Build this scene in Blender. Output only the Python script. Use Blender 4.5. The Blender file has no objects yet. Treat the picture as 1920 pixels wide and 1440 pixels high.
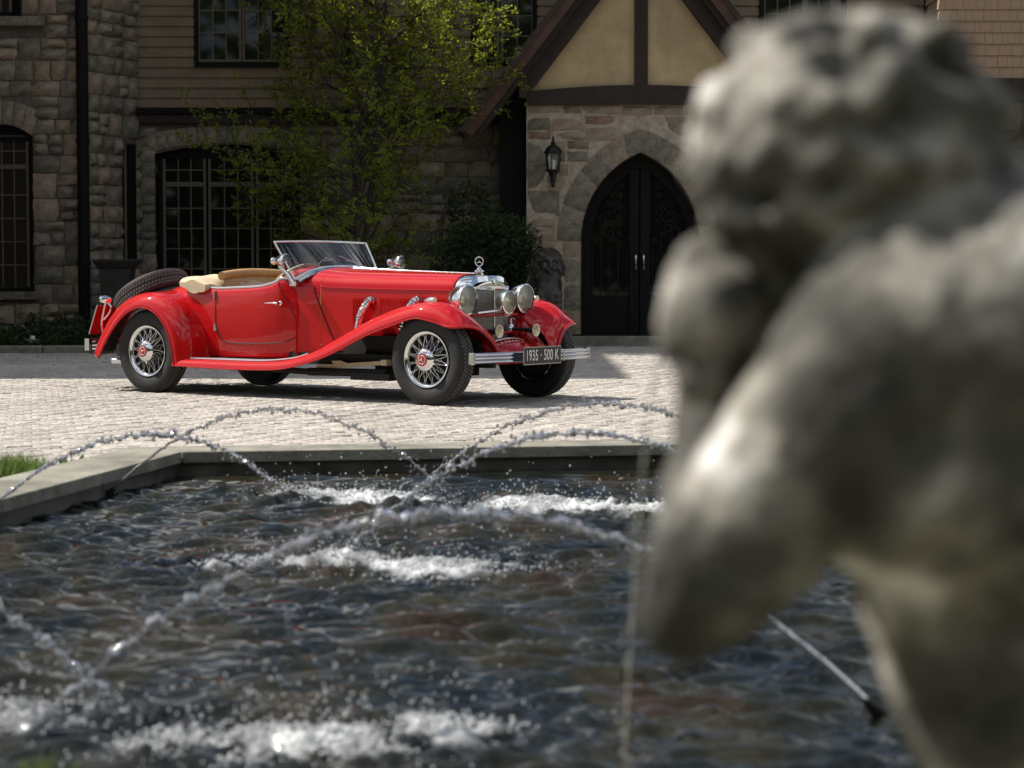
import bpy, math, random, bmesh
import numpy as np
from mathutils import Vector, Matrix, Quaternion
S = bpy.context.scene
COL = S.collection
random.seed(7); RNG = np.random.default_rng(7)
PI = math.pi
# ---------------------------------------------------------------- camera, sky, sun, exposure
F, YH, CH = 4000.0, 507.0, 1.129
PITCH = math.atan((720-YH)/F)
cam = bpy.data.cameras.new('camera'); cam.sensor_width = 36; cam.lens = F/1920*36
cam.clip_start = .05; cam.clip_end = 2000
cam.dof.use_dof = True; cam.dof.focus_distance = 19.3; cam.dof.aperture_fstop = (F/1920*36)/1000/.023
cam.dof.aperture_blades = 0
co = bpy.data.objects.new('camera', cam); COL.objects.link(co)
co.location = (0, 0, CH); co.rotation_euler = (PI/2-PITCH, 0, 0); S.camera = co
SUN = Vector((-.80, .26, 1.0)).normalized()
W = bpy.data.worlds.new('World'); S.world = W; W.use_nodes = True
nt = W.node_tree; bg = nt.nodes['Background']
sky = nt.nodes.new('ShaderNodeTexSky'); sky.sky_type = 'NISHITA'; sky.sun_disc = False
sky.sun_elevation = math.asin(SUN.z); sky.sun_rotation = math.atan2(SUN.x, SUN.y)
sky.air_density = 1.0; sky.dust_density = 1.2; sky.ozone_density = 1.5
# scattered fair-weather clouds over the whole sky
tc = nt.nodes.new('ShaderNodeTexCoord'); mp = nt.nodes.new('ShaderNodeMapping'); mp.inputs['Scale'].default_value = (1, 1, 2.2)
nz = nt.nodes.new('ShaderNodeTexNoise'); nz.inputs['Scale'].default_value = 3.2; nz.inputs['Detail'].default_value = 7; nz.inputs['Roughness'].default_value = .55
rp = nt.nodes.new('ShaderNodeValToRGB'); rp.color_ramp.elements[0].position = .455; rp.color_ramp.elements[1].position = .60
mx = nt.nodes.new('ShaderNodeMix'); mx.data_type = 'RGBA'
nt.links.new(tc.outputs['Generated'], mp.inputs[0]); nt.links.new(mp.outputs[0], nz.inputs[0]); nt.links.new(nz.outputs[0], rp.inputs[0])
nt.links.new(rp.outputs[0], mx.inputs[0]); nt.links.new(sky.outputs[0], mx.inputs[6]); mx.inputs[7].default_value = (13, 13.1, 13.4, 1)
nt.links.new(mx.outputs[2], bg.inputs[0]); bg.inputs[1].default_value = .064
sl = bpy.data.lights.new('sun', 'SUN'); sl.energy = 5.0; sl.angle = math.radians(.53); sl.color = (1, .945, .86)
so = bpy.data.objects.new('sun', sl); COL.objects.link(so); so.rotation_euler = SUN.to_track_quat('Z', 'Y').to_euler()
S.view_settings.view_transform = 'Standard'; S.view_settings.look = 'None'; S.view_settings.gamma = 1
S.view_settings.exposure = .36; S.view_settings.use_curve_mapping = False
S.render.engine = 'CYCLES'
cy = S.cycles; cy.use_denoising = True; cy.max_bounces = 10; cy.transparent_max_bounces = 12; cy.transmission_bounces = 8
cy.caustics_reflective = False; cy.caustics_refractive = False; cy.sample_clamp_indirect = 10
try: cy.denoiser = 'OPENIMAGEDENOISE'
except Exception: pass

# ---------------------------------------------------------------- survey helpers
def ray(a, b):
    u = (a-960)/F; v = (720-b)/F
    return Vector((u, math.cos(PITCH)+v*math.sin(PITCH), -math.sin(PITCH)+v*math.cos(PITCH)))
def at(a, b, Y):            # point of the place seen at (a, b) of the photograph at depth Y
    d = ray(a, b); t = Y/d.y; return Vector((d.x*t, Y, CH+d.z*t))
def gz(a, b, z=0.0):        # point on the level z
    d = ray(a, b); t = (z-CH)/d.z; return Vector((d.x*t, d.y*t, z))

# ---------------------------------------------------------------- materials
def newmat(name):
    m = bpy.data.materials.new(name); m.use_nodes = True
    return m, m.node_tree, m.node_tree.nodes['Principled BSDF']
def pmat(name, col, rough=.5, metal=0, coat=0, ior=1.5, var=0, scale=8, bump=0, bscale=40, spec=None, rvar=0, col2=None, obj=False, objvar=0):
    m, t, b = newmat(name)
    b.inputs['Base Color'].default_value = (*col, 1); b.inputs['Roughness'].default_value = rough
    b.inputs['Metallic'].default_value = metal; b.inputs['Coat Weight'].default_value = coat; b.inputs['Coat Roughness'].default_value = .03
    b.inputs['IOR'].default_value = ior
    if spec is not None: b.inputs['Specular IOR Level'].default_value = spec
    tc = t.nodes.new('ShaderNodeTexCoord')
    src = tc.outputs['Object']
    if var or col2 or rvar or objvar:
        n = t.nodes.new('ShaderNodeTexNoise'); n.inputs['Scale'].default_value = scale; n.inputs['Detail'].default_value = 6; n.inputs['Roughness'].default_value = .62
        t.links.new(src, n.inputs[0])
        r = t.nodes.new('ShaderNodeValToRGB'); r.color_ramp.elements[0].position = .34; r.color_ramp.elements[1].position = .66
        c2 = col2 if col2 else tuple(max(0, c*(1-var)) for c in col)
        c1 = col if col2 else tuple(min(1, c*(1+var)) for c in col)
        r.color_ramp.elements[0].color = (*c2, 1); r.color_ramp.elements[1].color = (*c1, 1)
        t.links.new(n.outputs[0], r.inputs[0]); out = r.outputs[0]
        if objvar:
            g = t.nodes.new('ShaderNodeNewGeometry'); hs = t.nodes.new('ShaderNodeHueSaturation')
            mr = t.nodes.new('ShaderNodeMapRange'); mr.inputs[3].default_value = 1-objvar; mr.inputs[4].default_value = 1+objvar
            t.links.new(g.outputs['Random Per Island'], mr.inputs[0]); t.links.new(mr.outputs[0], hs.inputs['Value'])
            t.links.new(out, hs.inputs['Color']); out = hs.outputs[0]
        t.links.new(out, b.inputs['Base Color'])
        if rvar:
            mr = t.nodes.new('ShaderNodeMapRange'); mr.inputs[3].default_value = rough; mr.inputs[4].default_value = rough+rvar
            t.links.new(n.outputs[0], mr.inputs[0]); t.links.new(mr.outputs[0], b.inputs['Roughness'])
    if bump:
        n2 = t.nodes.new('ShaderNodeTexNoise'); n2.inputs['Scale'].default_value = bscale; n2.inputs['Detail'].default_value = 5
        t.links.new(src, n2.inputs[0]); bp = t.nodes.new('ShaderNodeBump'); bp.inputs['Strength'].default_value = bump; bp.inputs['Distance'].default_value = .035 if 'stone' in name else .02
        t.links.new(n2.outputs[0], bp.inputs['Height']); t.links.new(bp.outputs[0], b.inputs['Normal'])
    return m
def glassy(name, tint, tr):  # thin clear pane
    m, t, b = newmat(name); o = t.nodes['Material Output']; t.nodes.remove(b)
    a = t.nodes.new('ShaderNodeBsdfTransparent'); a.inputs[0].default_value = (*tint, 1)
    g = t.nodes.new('ShaderNodeBsdfGlossy'); g.inputs['Roughness'].default_value = .02; g.inputs[0].default_value = (1, 1, 1, 1)
    f = t.nodes.new('ShaderNodeFresnel'); f.inputs[0].default_value = 1.5
    mr = t.nodes.new('ShaderNodeMapRange'); mr.inputs[3].default_value = tr; mr.inputs[4].default_value = 1
    x = t.nodes.new('ShaderNodeMixShader')
    t.links.new(f.outputs[0], mr.inputs[0]); t.links.new(mr.outputs[0], x.inputs[0]); t.links.new(a.outputs[0], x.inputs[1]); t.links.new(g.outputs[0], x.inputs[2]); t.links.new(x.outputs[0], o.inputs[0])
    return m
M = {}
M['paint'] = pmat('red_paint', (.50, .0035, .006), .6, coat=1, spec=.05)
M['paint'].node_tree.nodes['Principled BSDF'].inputs['Coat IOR'].default_value = 1.5
M['under'] = pmat('black_underside', (.012, .011, .010), .75)
M['chrome'] = pmat('chrome', (.86, .86, .86), .045, 1)
M['chrome2'] = pmat('worn_chrome', (.72, .71, .68), .12, 1)
M['tyre'] = pmat('tyre_rubber', (.014, .0135, .013), .7, var=.25, scale=20, bump=.15, bscale=120)
M['treadm'] = pmat('dusty_tread', (.11, .105, .095), .8, var=.4, scale=50)
M['leather'] = pmat('tan_leather', (.56, .33, .13), .45, var=.12, scale=6)
M['canvas'] = pmat('beige_canvas', (.62, .50, .33), .85, var=.1, scale=9, bump=.25, bscale=60)
M['black'] = pmat('black_enamel', (.012, .012, .013), .3)
M['white'] = pmat('white_letter', (.78, .76, .70), .5)
M['ivory'] = pmat('ivory_wheel', (.62, .52, .34), .35)
M['capred'] = pmat('badge_red', (.42, .012, .02), .3, coat=.6)
M['bumper'] = pmat('bumper_chrome', (.56, .57, .60), .05, 1)  # darker than the other chrome: a dark sky reflection put into the colour
M['grille'] = pmat('grille_dark', (.05, .047, .042), .7)
M['grillebar'] = pmat('grille_bar', (.40, .38, .34), .45, .3)
M['amber'] = pmat('fog_reflector', (.90, .81, .60), .25, .45)
M['refl'] = pmat('lamp_reflector', (.95, .93, .88), .25, .35)
M['seam'] = pmat('panel_gap', (.02, .003, .003), .6)
M['glass'] = glassy('clear_glass', (.93, .95, .94), .04)
M['screen'] = glassy('windscreen_glass', (.86, .88, .86), .03)
M['stone_a'] = pmat('grey_green_stone', (.36, .31, .235), .95, col2=(.17, .148, .112), scale=7, bump=.7, bscale=28)
M['stone_b'] = pmat('buff_stone', (.39, .305, .215), .95, col2=(.21, .165, .115), scale=6, bump=.7, bscale=25)
M['stone_c'] = pmat('red_brown_stone', (.35, .22, .155), .95, col2=(.17, .115, .085), scale=7, bump=.7, bscale=30)
M['stone_d'] = pmat('slate_grey_stone', (.27, .245, .185), .95, col2=(.13, .12, .09), scale=9, bump=.7, bscale=30)
M['mortar'] = pmat('mortar', (.42, .35, .27), .95, var=.25, scale=12, bump=.4, bscale=60)
M['mortar_dark'] = pmat('weathered_mortar', (.12, .10, .08), .95, var=.25, scale=12, bump=.4, bscale=60)
M['siding'] = pmat('brown_board', (.20, .15, .098), .8, var=.14, scale=3, bump=.1, bscale=30)
M['shingle'] = pmat('cedar_shingle', (.36, .245, .155), .85, var=.15, scale=5, objvar=.2)
M['timber'] = pmat('dark_timber', (.028, .018, .0125), .75, var=.3, scale=6, bump=.3, bscale=30)
M['fascia'] = pmat('red_brown_fascia', (.075, .038, .026), .7, var=.25, scale=5, bump=.2, bscale=30)
M['black_wood'] = pmat('near_black_frame', (.010, .0095, .009), .75, spec=.15, var=.2, scale=5)
M['stucco'] = pmat('ochre_stucco', (.54, .41, .23), .95, var=.12, scale=2.5, bump=.5, bscale=35)
M['muntin'] = pmat('bronze_muntin', (.12, .098, .072), .5)
M['pane'] = pmat('dark_window_glass', (.009, .009, .008), .03, ior=1.55)
M['roof'] = pmat('roof_shingle', (.055, .045, .038), .9, objvar=.3, var=.2)
M['iron'] = pmat('black_iron', (.02, .02, .02), .4, metal=.6)
M['bronze'] = pmat('dark_bronze', (.075, .066, .058), .45, metal=.3, col2=(.03, .026, .023), scale=14)
M['urn'] = pmat('dark_urn', (.035, .03, .026), .7, var=.3)
M['paver'] = pmat('pale_paver', (.43, .392, .350), .9, var=.13, scale=3.5, bump=.35, bscale=45, objvar=.13)
def stain(m, sc=.35, lo=.80):
    t = m.node_tree; b = t.nodes['Principled BSDF']; src = b.inputs['Base Color'].links[0].from_socket
    g_ = t.nodes.new('ShaderNodeNewGeometry'); n = t.nodes.new('ShaderNodeTexNoise'); n.inputs['Scale'].default_value = sc; n.inputs['Detail'].default_value = 7; n.inputs['Roughness'].default_value = .7
    mr = t.nodes.new('ShaderNodeMapRange'); mr.inputs[1].default_value = .38; mr.inputs[2].default_value = .6; mr.inputs[3].default_value = lo; mr.inputs[4].default_value = 1.04
    hs = t.nodes.new('ShaderNodeHueSaturation'); t.links.new(g_.outputs['Position'], n.inputs[0]); t.links.new(n.outputs[0], mr.inputs[0]); t.links.new(mr.outputs[0], hs.inputs['Value']); t.links.new(src, hs.inputs['Color']); t.links.new(hs.outputs[0], b.inputs['Base Color'])
M['joint'] = pmat('joint_dirt', (.10, .085, .07), .95, var=.3, scale=10)
M['coping'] = pmat('coping_stone', (.34, .32, .26), .85, col2=(.17, .165, .13), scale=3.1, bump=.3, bscale=40)
stain(M['paver'], .7, .80); stain(M['coping'], 2.5, .72); stain(M['stucco'], 1.2, .80); stain(M['stone_a'], .5, .75); stain(M['stone_d'], .5, .75)
M['poolwall'] = pmat('wet_pool_wall', (.075, .07, .055), .4, var=.5, scale=5)
M['kerb'] = pmat('granite_kerb', (.24, .22, .185), .9, var=.3, scale=9, bump=.5, bscale=40)
M['soil'] = pmat('mulch', (.035, .024, .016), .95, var=.4, scale=20, bump=.8, bscale=40)
M['lawn'] = pmat('lawn', (.13, .125, .09), .95, var=.35, scale=1.5)
M['bark'] = pmat('bark', (.045, .036, .03), .9, var=.35, scale=12, bump=.6, bscale=30)
def leafmat(name, col, tl, var=.3):
    m = pmat(name, col, .5, var=0, objvar=var, scale=3)
    t = m.node_tree; b = t.nodes['Principled BSDF']; o = t.nodes['Material Output']
    tr = t.nodes.new('ShaderNodeBsdfTranslucent'); tr.inputs[0].default_value = (*tl, 1)
    x = t.nodes.new('ShaderNodeMixShader'); x.inputs[0].default_value = .45
    t.links.new(b.outputs[0], x.inputs[1]); t.links.new(tr.outputs[0], x.inputs[2]); t.links.new(x.outputs[0], o.inputs[0])
    return m
M['leaf'] = leafmat('spring_leaf', (.16, .20, .018), (.52, .58, .03))
M['bushleaf'] = leafmat('bush_leaf', (.030, .060, .018), (.05, .10, .02), .4)
M['grass'] = leafmat('grass_blade', (.075, .12, .022), (.14, .22, .03), .4)
M['dandelion'] = pmat('dandelion_yellow', (.75, .45, .02), .7)
M['wood_leaf'] = leafmat('woodland_leaf', (.09, .14, .035), (.12, .20, .04), .45)

# ---------------------------------------------------------------- mesh builder
class MB:
    def __init__(s): s.v = []; s.f = []; s.m = []
    def add(s, vs, fs, mi=0):
        n = len(s.v); s.v.extend([tuple(p) for p in vs]); s.f.extend([tuple(i+n for i in f) for f in fs]); s.m.extend([mi]*len(fs)); return s
    def box(s, lo, hi, mi=0, M4=None):
        x0, y0, z0 = lo; x1, y1, z1 = hi
        vs = [Vector(p) for p in ((x0,y0,z0),(x1,y0,z0),(x1,y1,z0),(x0,y1,z0),(x0,y0,z1),(x1,y0,z1),(x1,y1,z1),(x0,y1,z1))]
        if M4 is not None: vs = [M4 @ p for p in vs]
        return s.add(vs, [(0,3,2,1),(4,5,6,7),(0,1,5,4),(1,2,6,5),(2,3,7,6),(3,0,4,7)], mi)
    def bar(s, a, b, w, d, up=(0,0,1), mi=0):      # box beam from a to b
        a = Vector(a); b = Vector(b); z = (b-a); L = z.length; z.normalize(); x = z.cross(Vector(up))
        if x.length < 1e-4: x = z.cross(Vector((1,0,0)))
        x.normalize(); y = z.cross(x)
        vs = []
        for t in (a, b):
            for i, j in ((-1,-1),(1,-1),(1,1),(-1,1)): vs.append(t+x*(i*w/2)+y*(j*d/2))
        return s.add(vs, [(0,1,2,3),(7,6,5,4),(0,4,5,1),(1,5,6,2),(2,6,7,3),(3,7,4,0)], mi)
    def grid(s, rows, closed=False, mi=0, flip=False):
        n = len(rows); k = len(rows[0]); vs = [p for r in rows for p in r]; fs = []
        for i in range(n-1):
            for j in range(k if closed else k-1):
                a, b = i*k+j, i*k+(j+1) % k
                q = (a, b, b+k, a+k); fs.append(q[::-1] if flip else q)
        return s.add(vs, fs, mi)
    def tube(s, path, rad, n=8, caps=True, mi=0):
        P = [Vector(p) for p in path]; R = rad if hasattr(rad, '__len__') else [rad]*len(P)
        rows = []; ref = None
        for i, p in enumerate(P):
            t = (P[min(i+1, len(P)-1)]-P[max(i-1, 0)]).normalized()
            if ref is None:
                ref = Vector((0,0,1)) if abs(t.z) < .9 else Vector((1,0,0))
            x = t.cross(ref)
            if x.length < 1e-5: x = t.cross(Vector((0,1,0)))
            x.normalize(); y = t.cross(x); ref = -y if False else ref
            rows.append([p+x*(R[i]*math.cos(2*PI*k/n))+y*(R[i]*math.sin(2*PI*k/n)) for k in range(n)])
        s.grid(rows, True, mi, True)
        if caps:
            s.add(rows[0], [tuple(range(n))], mi); s.add(rows[-1], [tuple(range(n))[::-1]], mi)
        return s
    def lathe(s, prof, org, ax, n=24, mi=0, closed=False):   # prof: (distance along axis, radius)
        org = Vector(org); ax = Vector(ax).normalized(); q = Vector((0,0,1)).rotation_difference(ax)
        X = q @ Vector((1,0,0)); Y = q @ Vector((0,1,0))
        rows = [[org+ax*d+X*(r*math.cos(2*PI*k/n))+Y*(r*math.sin(2*PI*k/n)) for k in range(n)] for d, r in prof]
        if closed: rows.append(rows[0])
        return s.grid(rows, True, mi)
    def ball(s, c, r, sub=1, mi=0):
        bm = bmesh.new(); bmesh.ops.create_icosphere(bm, subdivisions=sub, radius=1)
        R = Vector(r) if hasattr(r, '__len__') else Vector((r,r,r)); c = Vector(c)
        vs = [c+Vector((v.co.x*R.x, v.co.y*R.y, v.co.z*R.z)) for v in bm.verts]; fs = [tuple(v.index for v in f.verts) for f in bm.faces]
        bm.free(); return s.add(vs, fs, mi)
    def mesh(s, name, mats, smooth=False, angle=None):
        me = bpy.data.meshes.new(name); me.from_pydata(s.v, [], s.f)
        mats = mats if isinstance(mats, (list, tuple)) else [mats]
        for m in mats: me.materials.append(M[m] if isinstance(m, str) else m)
        if len(mats) > 1: me.polygons.foreach_set('material_index', s.m)
        if smooth: me.polygons.foreach_set('use_smooth', [True]*len(s.f))
        me.update()
        if smooth and angle is not None:
            try: me.set_sharp_from_angle(angle=math.radians(angle))
            except Exception: pass
        return me
    def build(s, name, mats, parent=None, smooth=False, angle=None, bevel=0, solid=0, soff=-1, sub=0, loc=None):
        o = bpy.data.objects.new(name, s.mesh(name, mats, smooth, angle)); COL.objects.link(o)
        if parent is not None: o.parent = parent
        if loc is not None: o.location = loc
        if sub:
            q = o.modifiers.new('s', 'SUBSURF'); q.levels = sub; q.render_levels = sub
        if solid:
            q = o.modifiers.new('t', 'SOLIDIFY'); q.thickness = solid; q.offset = soff
            if len(o.data.materials) > 1: q.material_offset = 1; q.material_offset_rim = 0
        if bevel:
            q = o.modifiers.new('b', 'BEVEL'); q.width = bevel; q.segments = 2; q.limit_method = 'ANGLE'; q.angle_limit = math.radians(40)
        return o
def tag(o, label=None, cat=None, group=None, kind=None):
    if label: o['label'] = label
    if cat: o['category'] = cat
    if group: o['group'] = group
    if kind: o['kind'] = kind
    return o
def empty(name, loc=(0,0,0), rz=0, parent=None):
    o = bpy.data.objects.new(name, None); COL.objects.link(o); o.location = loc; o.rotation_euler = (0,0,rz); o.empty_display_size = .2
    if parent is not None: o.parent = parent
    return o
def cr(pts, n):          # Catmull-Rom through a list of tuples, n steps per span
    P = [np.array(p, float) for p in pts]; P = [2*P[0]-P[1]]+P+[2*P[-1]-P[-2]]; out = []
    for i in range(1, len(P)-2):
        for k in range(n):
            t = k/n; a, b, c, d = P[i-1:i+3]
            out.append(.5*((2*b)+(-a+c)*t+(2*a-5*b+4*c-d)*t*t+(-a+3*b-3*c+d)*t**3))
    out.append(P[-2]); return out

# ================================================================ GROUND, PAVEMENT, KERB, BEDS
g = MB(); g.add([(-400,-400,-.09),(400,-400,-.09),(400,400,-.09),(-400,400,-.09)], [(0,1,2,3)]); tag(g.build('ground', 'lawn'), kind='structure')
# pool outline, inner edge of the coping (surveyed)
IN = [(-2.98, 4.25), (-2.275, 9.48), (-1.86, 11.98), (1.32, 12.55), (1.85, 11.3), (1.50, 8.4), (1.08, 5.5), (.98, 4.25)]
cx_, cy_ = -.4, 8.3
def offset(poly, w):
    out = []; n = len(poly)
    for i in range(n):
        a, b, c = (Vector(poly[(i+k) % n]) for k in (-1, 0, 1))
        n1 = (b-a).normalized(); n2 = (c-b).normalized(); n1 = Vector((-n1.y, n1.x)); n2 = Vector((-n2.y, n2.x))
        m = (n1+n2).normalized(); out.append(b+m*(w/max(.4, m.dot(n1))))
    return out
OUT = offset(IN, .40)
WZ, CZ = -.03, .11
pv = empty('pavement'); tag(pv, kind='structure')
b = MB()
o4 = OUT
vs = [(-9,4,-.014),(-9,29.3,-.014),(12,29.3,-.014),(12,4,-.014)]+[(p.x,p.y,-.014) for p in (o4[7],o4[6],o4[5],o4[4],o4[3],o4[2],o4[1],o4[0])]
b.add(vs, [tuple(range(len(vs)))]); b.build('joint_bed', 'joint', pv)
b = MB(); b.add([(-1.2,29.29,-.013),(12,29.29,-.013),(12,33,-.013),(-1.2,33,-.013)], [(0,1,2,3)]); b.build('joint_bed', 'joint', pv)
def inpoly(x, y, poly):
    c = False; n = len(poly); j = n-1
    for i in range(n):
        xi, yi = poly[i][0], poly[i][1]; xj, yj = poly[j][0], poly[j][1]
        if (yi > y) != (yj > y) and x < (xj-xi)*(y-yi)/(yj-yi)+xi: c = not c
        j = i
    return c
OUTP = [(p.x, p.y) for p in offset(IN, .46)]
PL, PW = .156, .078
ang = math.radians(24); ca, sa = math.cos(ang), math.sin(ang)
cand = []
# herringbone courses, as laid
U = PW
for i in range(-210, 540):
    for j in range(-10, 540):
        k = (i - j) % 4
        if k == 0: cxl, cyl, rot = (i+1)*U, (j+.5)*U, 0
        elif k == 3: cxl, cyl, rot = (i+.5)*U, (j+1)*U, 1
        else: continue
        x = cxl*ca-cyl*sa-6; y = cxl*sa+cyl*ca+2
        if y < 8 or y > 32.1: continue
        lim = (abs(x) < .25*y+.5)
        if not lim or inpoly(x, y, OUTP): continue
        if y > 29.15 and x < -1.0: continue
        cand.append((y, x, rot))
cand.sort()
def paver_geo(x, y, rot, rng):
    a = ang+(PI/2 if rot else 0)+rng.normal(0, .012); c, s_ = math.cos(a), math.sin(a)
    hl, hw = PL/2-.0035-abs(rng.normal(0, .002)), PW/2-.0035-abs(rng.normal(0, .002)); dz = rng.normal(0, .0022); tx, ty = rng.normal(0, .016, 2)
    ch = .007; vs = []
    for (l, w, z) in ((hl, hw, -.03), (hl, hw, -.006), (hl-ch, hw-ch, 0)):
        for sx, sy in ((-1,-1),(1,-1),(1,1),(-1,1)):
            lx, ly = sx*l, sy*w
            vs.append((lx*c-ly*s_, lx*s_+ly*c, z+dz+lx*tx+ly*ty))
    fs = [(8,9,10,11)]
    for r in (0, 4):
        for q in range(4): fs.append((r+q, r+(q+1) % 4, r+4+(q+1) % 4, r+4+q))
    return vs, fs
vis = [c for c in cand if abs(c[1]) < .235*c[0]]
near = [c for c in vis if c[0] > 12.9 or c[1] < -2.2][:300]; nearset = set(near)
for (y, x, r) in near:
    q = MB(); q.add(*paver_geo(x, y, r, RNG)); q.build('paver', 'paver', pv, loc=(x, y, 0))
q = MB()
for (y, x, r) in cand:
    if (y, x, r) in nearset: continue
    vs, fs = paver_geo(x, y, r, RNG); n = len(q.v)
    q.v.extend([(a+x, b_+y, c) for a, b_, c in vs]); q.f.extend([tuple(i+n for i in f) for f in fs]); q.m.extend([0]*len(fs))
tag(q.build('paver_field', 'paver', pv), kind='stuff')

# coping and pool wall
fp = empty('fountain_pool'); tag(fp, 'low stone-rimmed fountain pool in front of the red car', 'pool')
n = len(IN)
INv = [Vector(p) for p in IN]
for i in range(n):
    a, b_ = INv[i], INv[(i+1) % n]; oa, ob = OUT[i], OUT[(i+1) % n]
    k = max(1, round((b_-a).length/1.45))
    for q_ in range(k):
        t0, t1 = q_/k, (q_+1)/k; g_ = .0065/(b_-a).length
        p = [a.lerp(b_, t0+g_), a.lerp(b_, t1-g_), oa.lerp(ob, t1-g_), oa.lerp(ob, t0+g_)]
        dz = random.uniform(-.002, .002)
        m = MB(); m.add([(v.x, v.y, .045+dz) for v in p]+[(v.x, v.y, CZ+dz) for v in p], [(0,1,2,3),(7,6,5,4),(0,4,5,1),(1,5,6,2),(2,6,7,3),(3,7,4,0)])
        m.build('coping_stone', 'coping', fp, bevel=.006)
m = MB(); IW = offset(IN, .03); OW = offset(IN, .36)
m.grid([[(p.x, p.y, z) for p in IW] for z in (-.5, .047)], True); m.grid([[(p.x, p.y, z) for p in OW] for z in (-.5, .044)], True)
m.build('pool_wall', 'poolwall', fp)

# kerb and bed on the left
kb = empty('kerb'); tag(kb, kind='structure')
x = -9.0
while x < -1.3:
    L = random.uniform(.55, .95); m = MB(); m.box((x+.006, 29.32+random.uniform(-.01,.01), -.05), (x+L-.006, 29.50, .10+random.uniform(-.008,.008)))
    m.build('kerb_stone', 'kerb', kb, bevel=.025); x += L
m = MB()
nx, ny = 90, 26
m.grid([[(-9+8.0*i/nx, 29.5+5.5*j/ny, .06+.035*math.sin(i*1.7+j)+random.uniform(-.02,.02)) for i in range(nx+1)] for j in range(ny+1)])
tag(m.build('planting_bed', 'soil', smooth=True), kind='structure')

# ================================================================ WATER
def make_water():
    ys = []; y = 3.6
    while y < 12.7: ys.append(y); y += .0135+.0016*(y-3.6)
    ys = np.array(ys); xs = np.linspace(-3.2, 2.1, 360)
    X, Y = np.meshgrid(xs, ys); Z = np.zeros_like(X)
    rng = np.random.default_rng(3)
    wx = X+.05*np.sin(Y*3.1+X*1.3); wy = Y+.05*np.sin(X*2.7+1)
    for k in range(70):
        lam = .06*(5.2**rng.random()); th = rng.normal(PI/2, .30); ph = rng.random()*6.28
        A = .0190*lam*rng.uniform(.5, 1.2)
        kx, ky = 2*PI/lam*math.cos(th), 2*PI/lam*math.sin(th)
        Z += A*np.sin(kx*wx+ky*wy+ph)*(.6+.4*np.sin(X*rng.uniform(.5,2)+Y*rng.uniform(.5,2)+ph))
    for (fx, fy, fr) in FOAM:
        d = np.hypot(X-fx, (Y-fy)); lam = .12
        Z += .006*np.sin(2*PI*d/lam)*np.exp(-((d-fr)/.55)**2)*(d > .02)
        Z += rng.normal(0, 1, X.shape)*.006*np.exp(-(d/(fr*.9))**2)
    def vnoise(sc, sd):
        g_ = np.random.default_rng(sd).random((400, 400)); u = (X+5)*sc; v = (Y)*sc*.8; i0 = u.astype(int) % 399; j0 = v.astype(int) % 399; fu = u-np.floor(u); fv = v-np.floor(v); fu = fu*fu*(3-2*fu); fv = fv*fv*(3-2*fv)
        return (g_[j0, i0]*(1-fu)+g_[j0, i0+1]*fu)*(1-fv)+(g_[j0+1, i0]*(1-fu)+g_[j0+1, i0+1]*fu)*fv
    fb = .45*vnoise(5, 1)+.3*vnoise(13, 2)+.25*vnoise(34, 4)
    FM = np.zeros_like(X)
    for (fx, fy, fr), sp_ in zip(FOAM, fspec): FM = np.maximum(FM, np.exp(-(((X-fx)/fr)**2+((Y-fy)/(fr*.85))**2)*1.1)*min(1, .55+.5*sp_[4]))
    FM = np.clip((FM*.95+fb*2.0-1.40)*2.0, 0, 1)**1.3*.85*np.clip((FM-.12)*4, 0, 1)
    Z += FM*(.006+.045*vnoise(45, 7)*vnoise(20, 8)**2)
    calm = 1-.8*np.clip((Y-11.2)/.9, 0, 1)     # lee of the far wall
    Z = Z*calm+WZ
    me = bpy.data.meshes.new('water'); nr, nc = X.shape
    V = np.stack([X, Y, Z], -1).reshape(-1, 3)
    idx = np.arange(nr*nc).reshape(nr, nc)
    Q = np.stack([idx[:-1,:-1], idx[:-1,1:], idx[1:,1:], idx[1:,:-1]], -1).reshape(-1, 4)
    PW_ = [(p.x, p.y) for p in offset(IN, .035)]
    cxm = X[:-1,:-1].ravel(); cym = Y[:-1,:-1].ravel()
    keep = np.array([inpoly(a, b_, PW_) for a, b_ in zip(cxm, cym)])
    Q = Q[keep]
    me.from_pydata(V.tolist(), [], Q.tolist()); me.polygons.foreach_set('use_smooth', [True]*len(Q))
    at_ = me.attributes.new('foam', 'FLOAT', 'POINT'); at_.data.foreach_set('value', FM.ravel().astype(np.float32))
    me.materials.append(M['water']); o = bpy.data.objects.new('water', me); COL.objects.link(o); tag(o, kind='structure')
m, t, b = newmat('pool_water'); M['water'] = m
b.inputs['Roughness'].default_value = .03; b.inputs['IOR'].default_value = 1.38; 
tc = t.nodes.new('ShaderNodeTexCoord'); mp = t.nodes.new('ShaderNodeMapping'); mp.inputs['Scale'].default_value = (.9, .45, 1)
n1 = t.nodes.new('ShaderNodeTexNoise'); n1.inputs['Scale'].default_value = 2.2; n1.inputs['Detail'].default_value = 4
r1 = t.nodes.new('ShaderNodeValToRGB'); e = r1.color_ramp.elements
e[0].position = .36; e[0].color = (.006, .009, .010, 1); e[1].position = .70; e[1].color = (.030, .017, .011, 1)
for p_, c_ in ((.47, (.012, .015, .013, 1)), (.58, (.024, .022, .012, 1))):
    q_ = e.new(p_); q_.color = c_
t.links.new(tc.outputs['Object'], mp.inputs[0]); t.links.new(mp.outputs[0], n1.inputs[0]); t.links.new(n1.outputs[0], r1.inputs[0]); t.links.new(r1.outputs[0], b.inputs['Base Color'])
n2 = t.nodes.new('ShaderNodeTexNoise'); n2.inputs['Scale'].default_value = 26; n2.inputs['Detail'].default_value = 3
bp = t.nodes.new('ShaderNodeBump'); bp.inputs['Strength'].default_value = .2; bp.inputs['Distance'].default_value = .003
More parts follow.
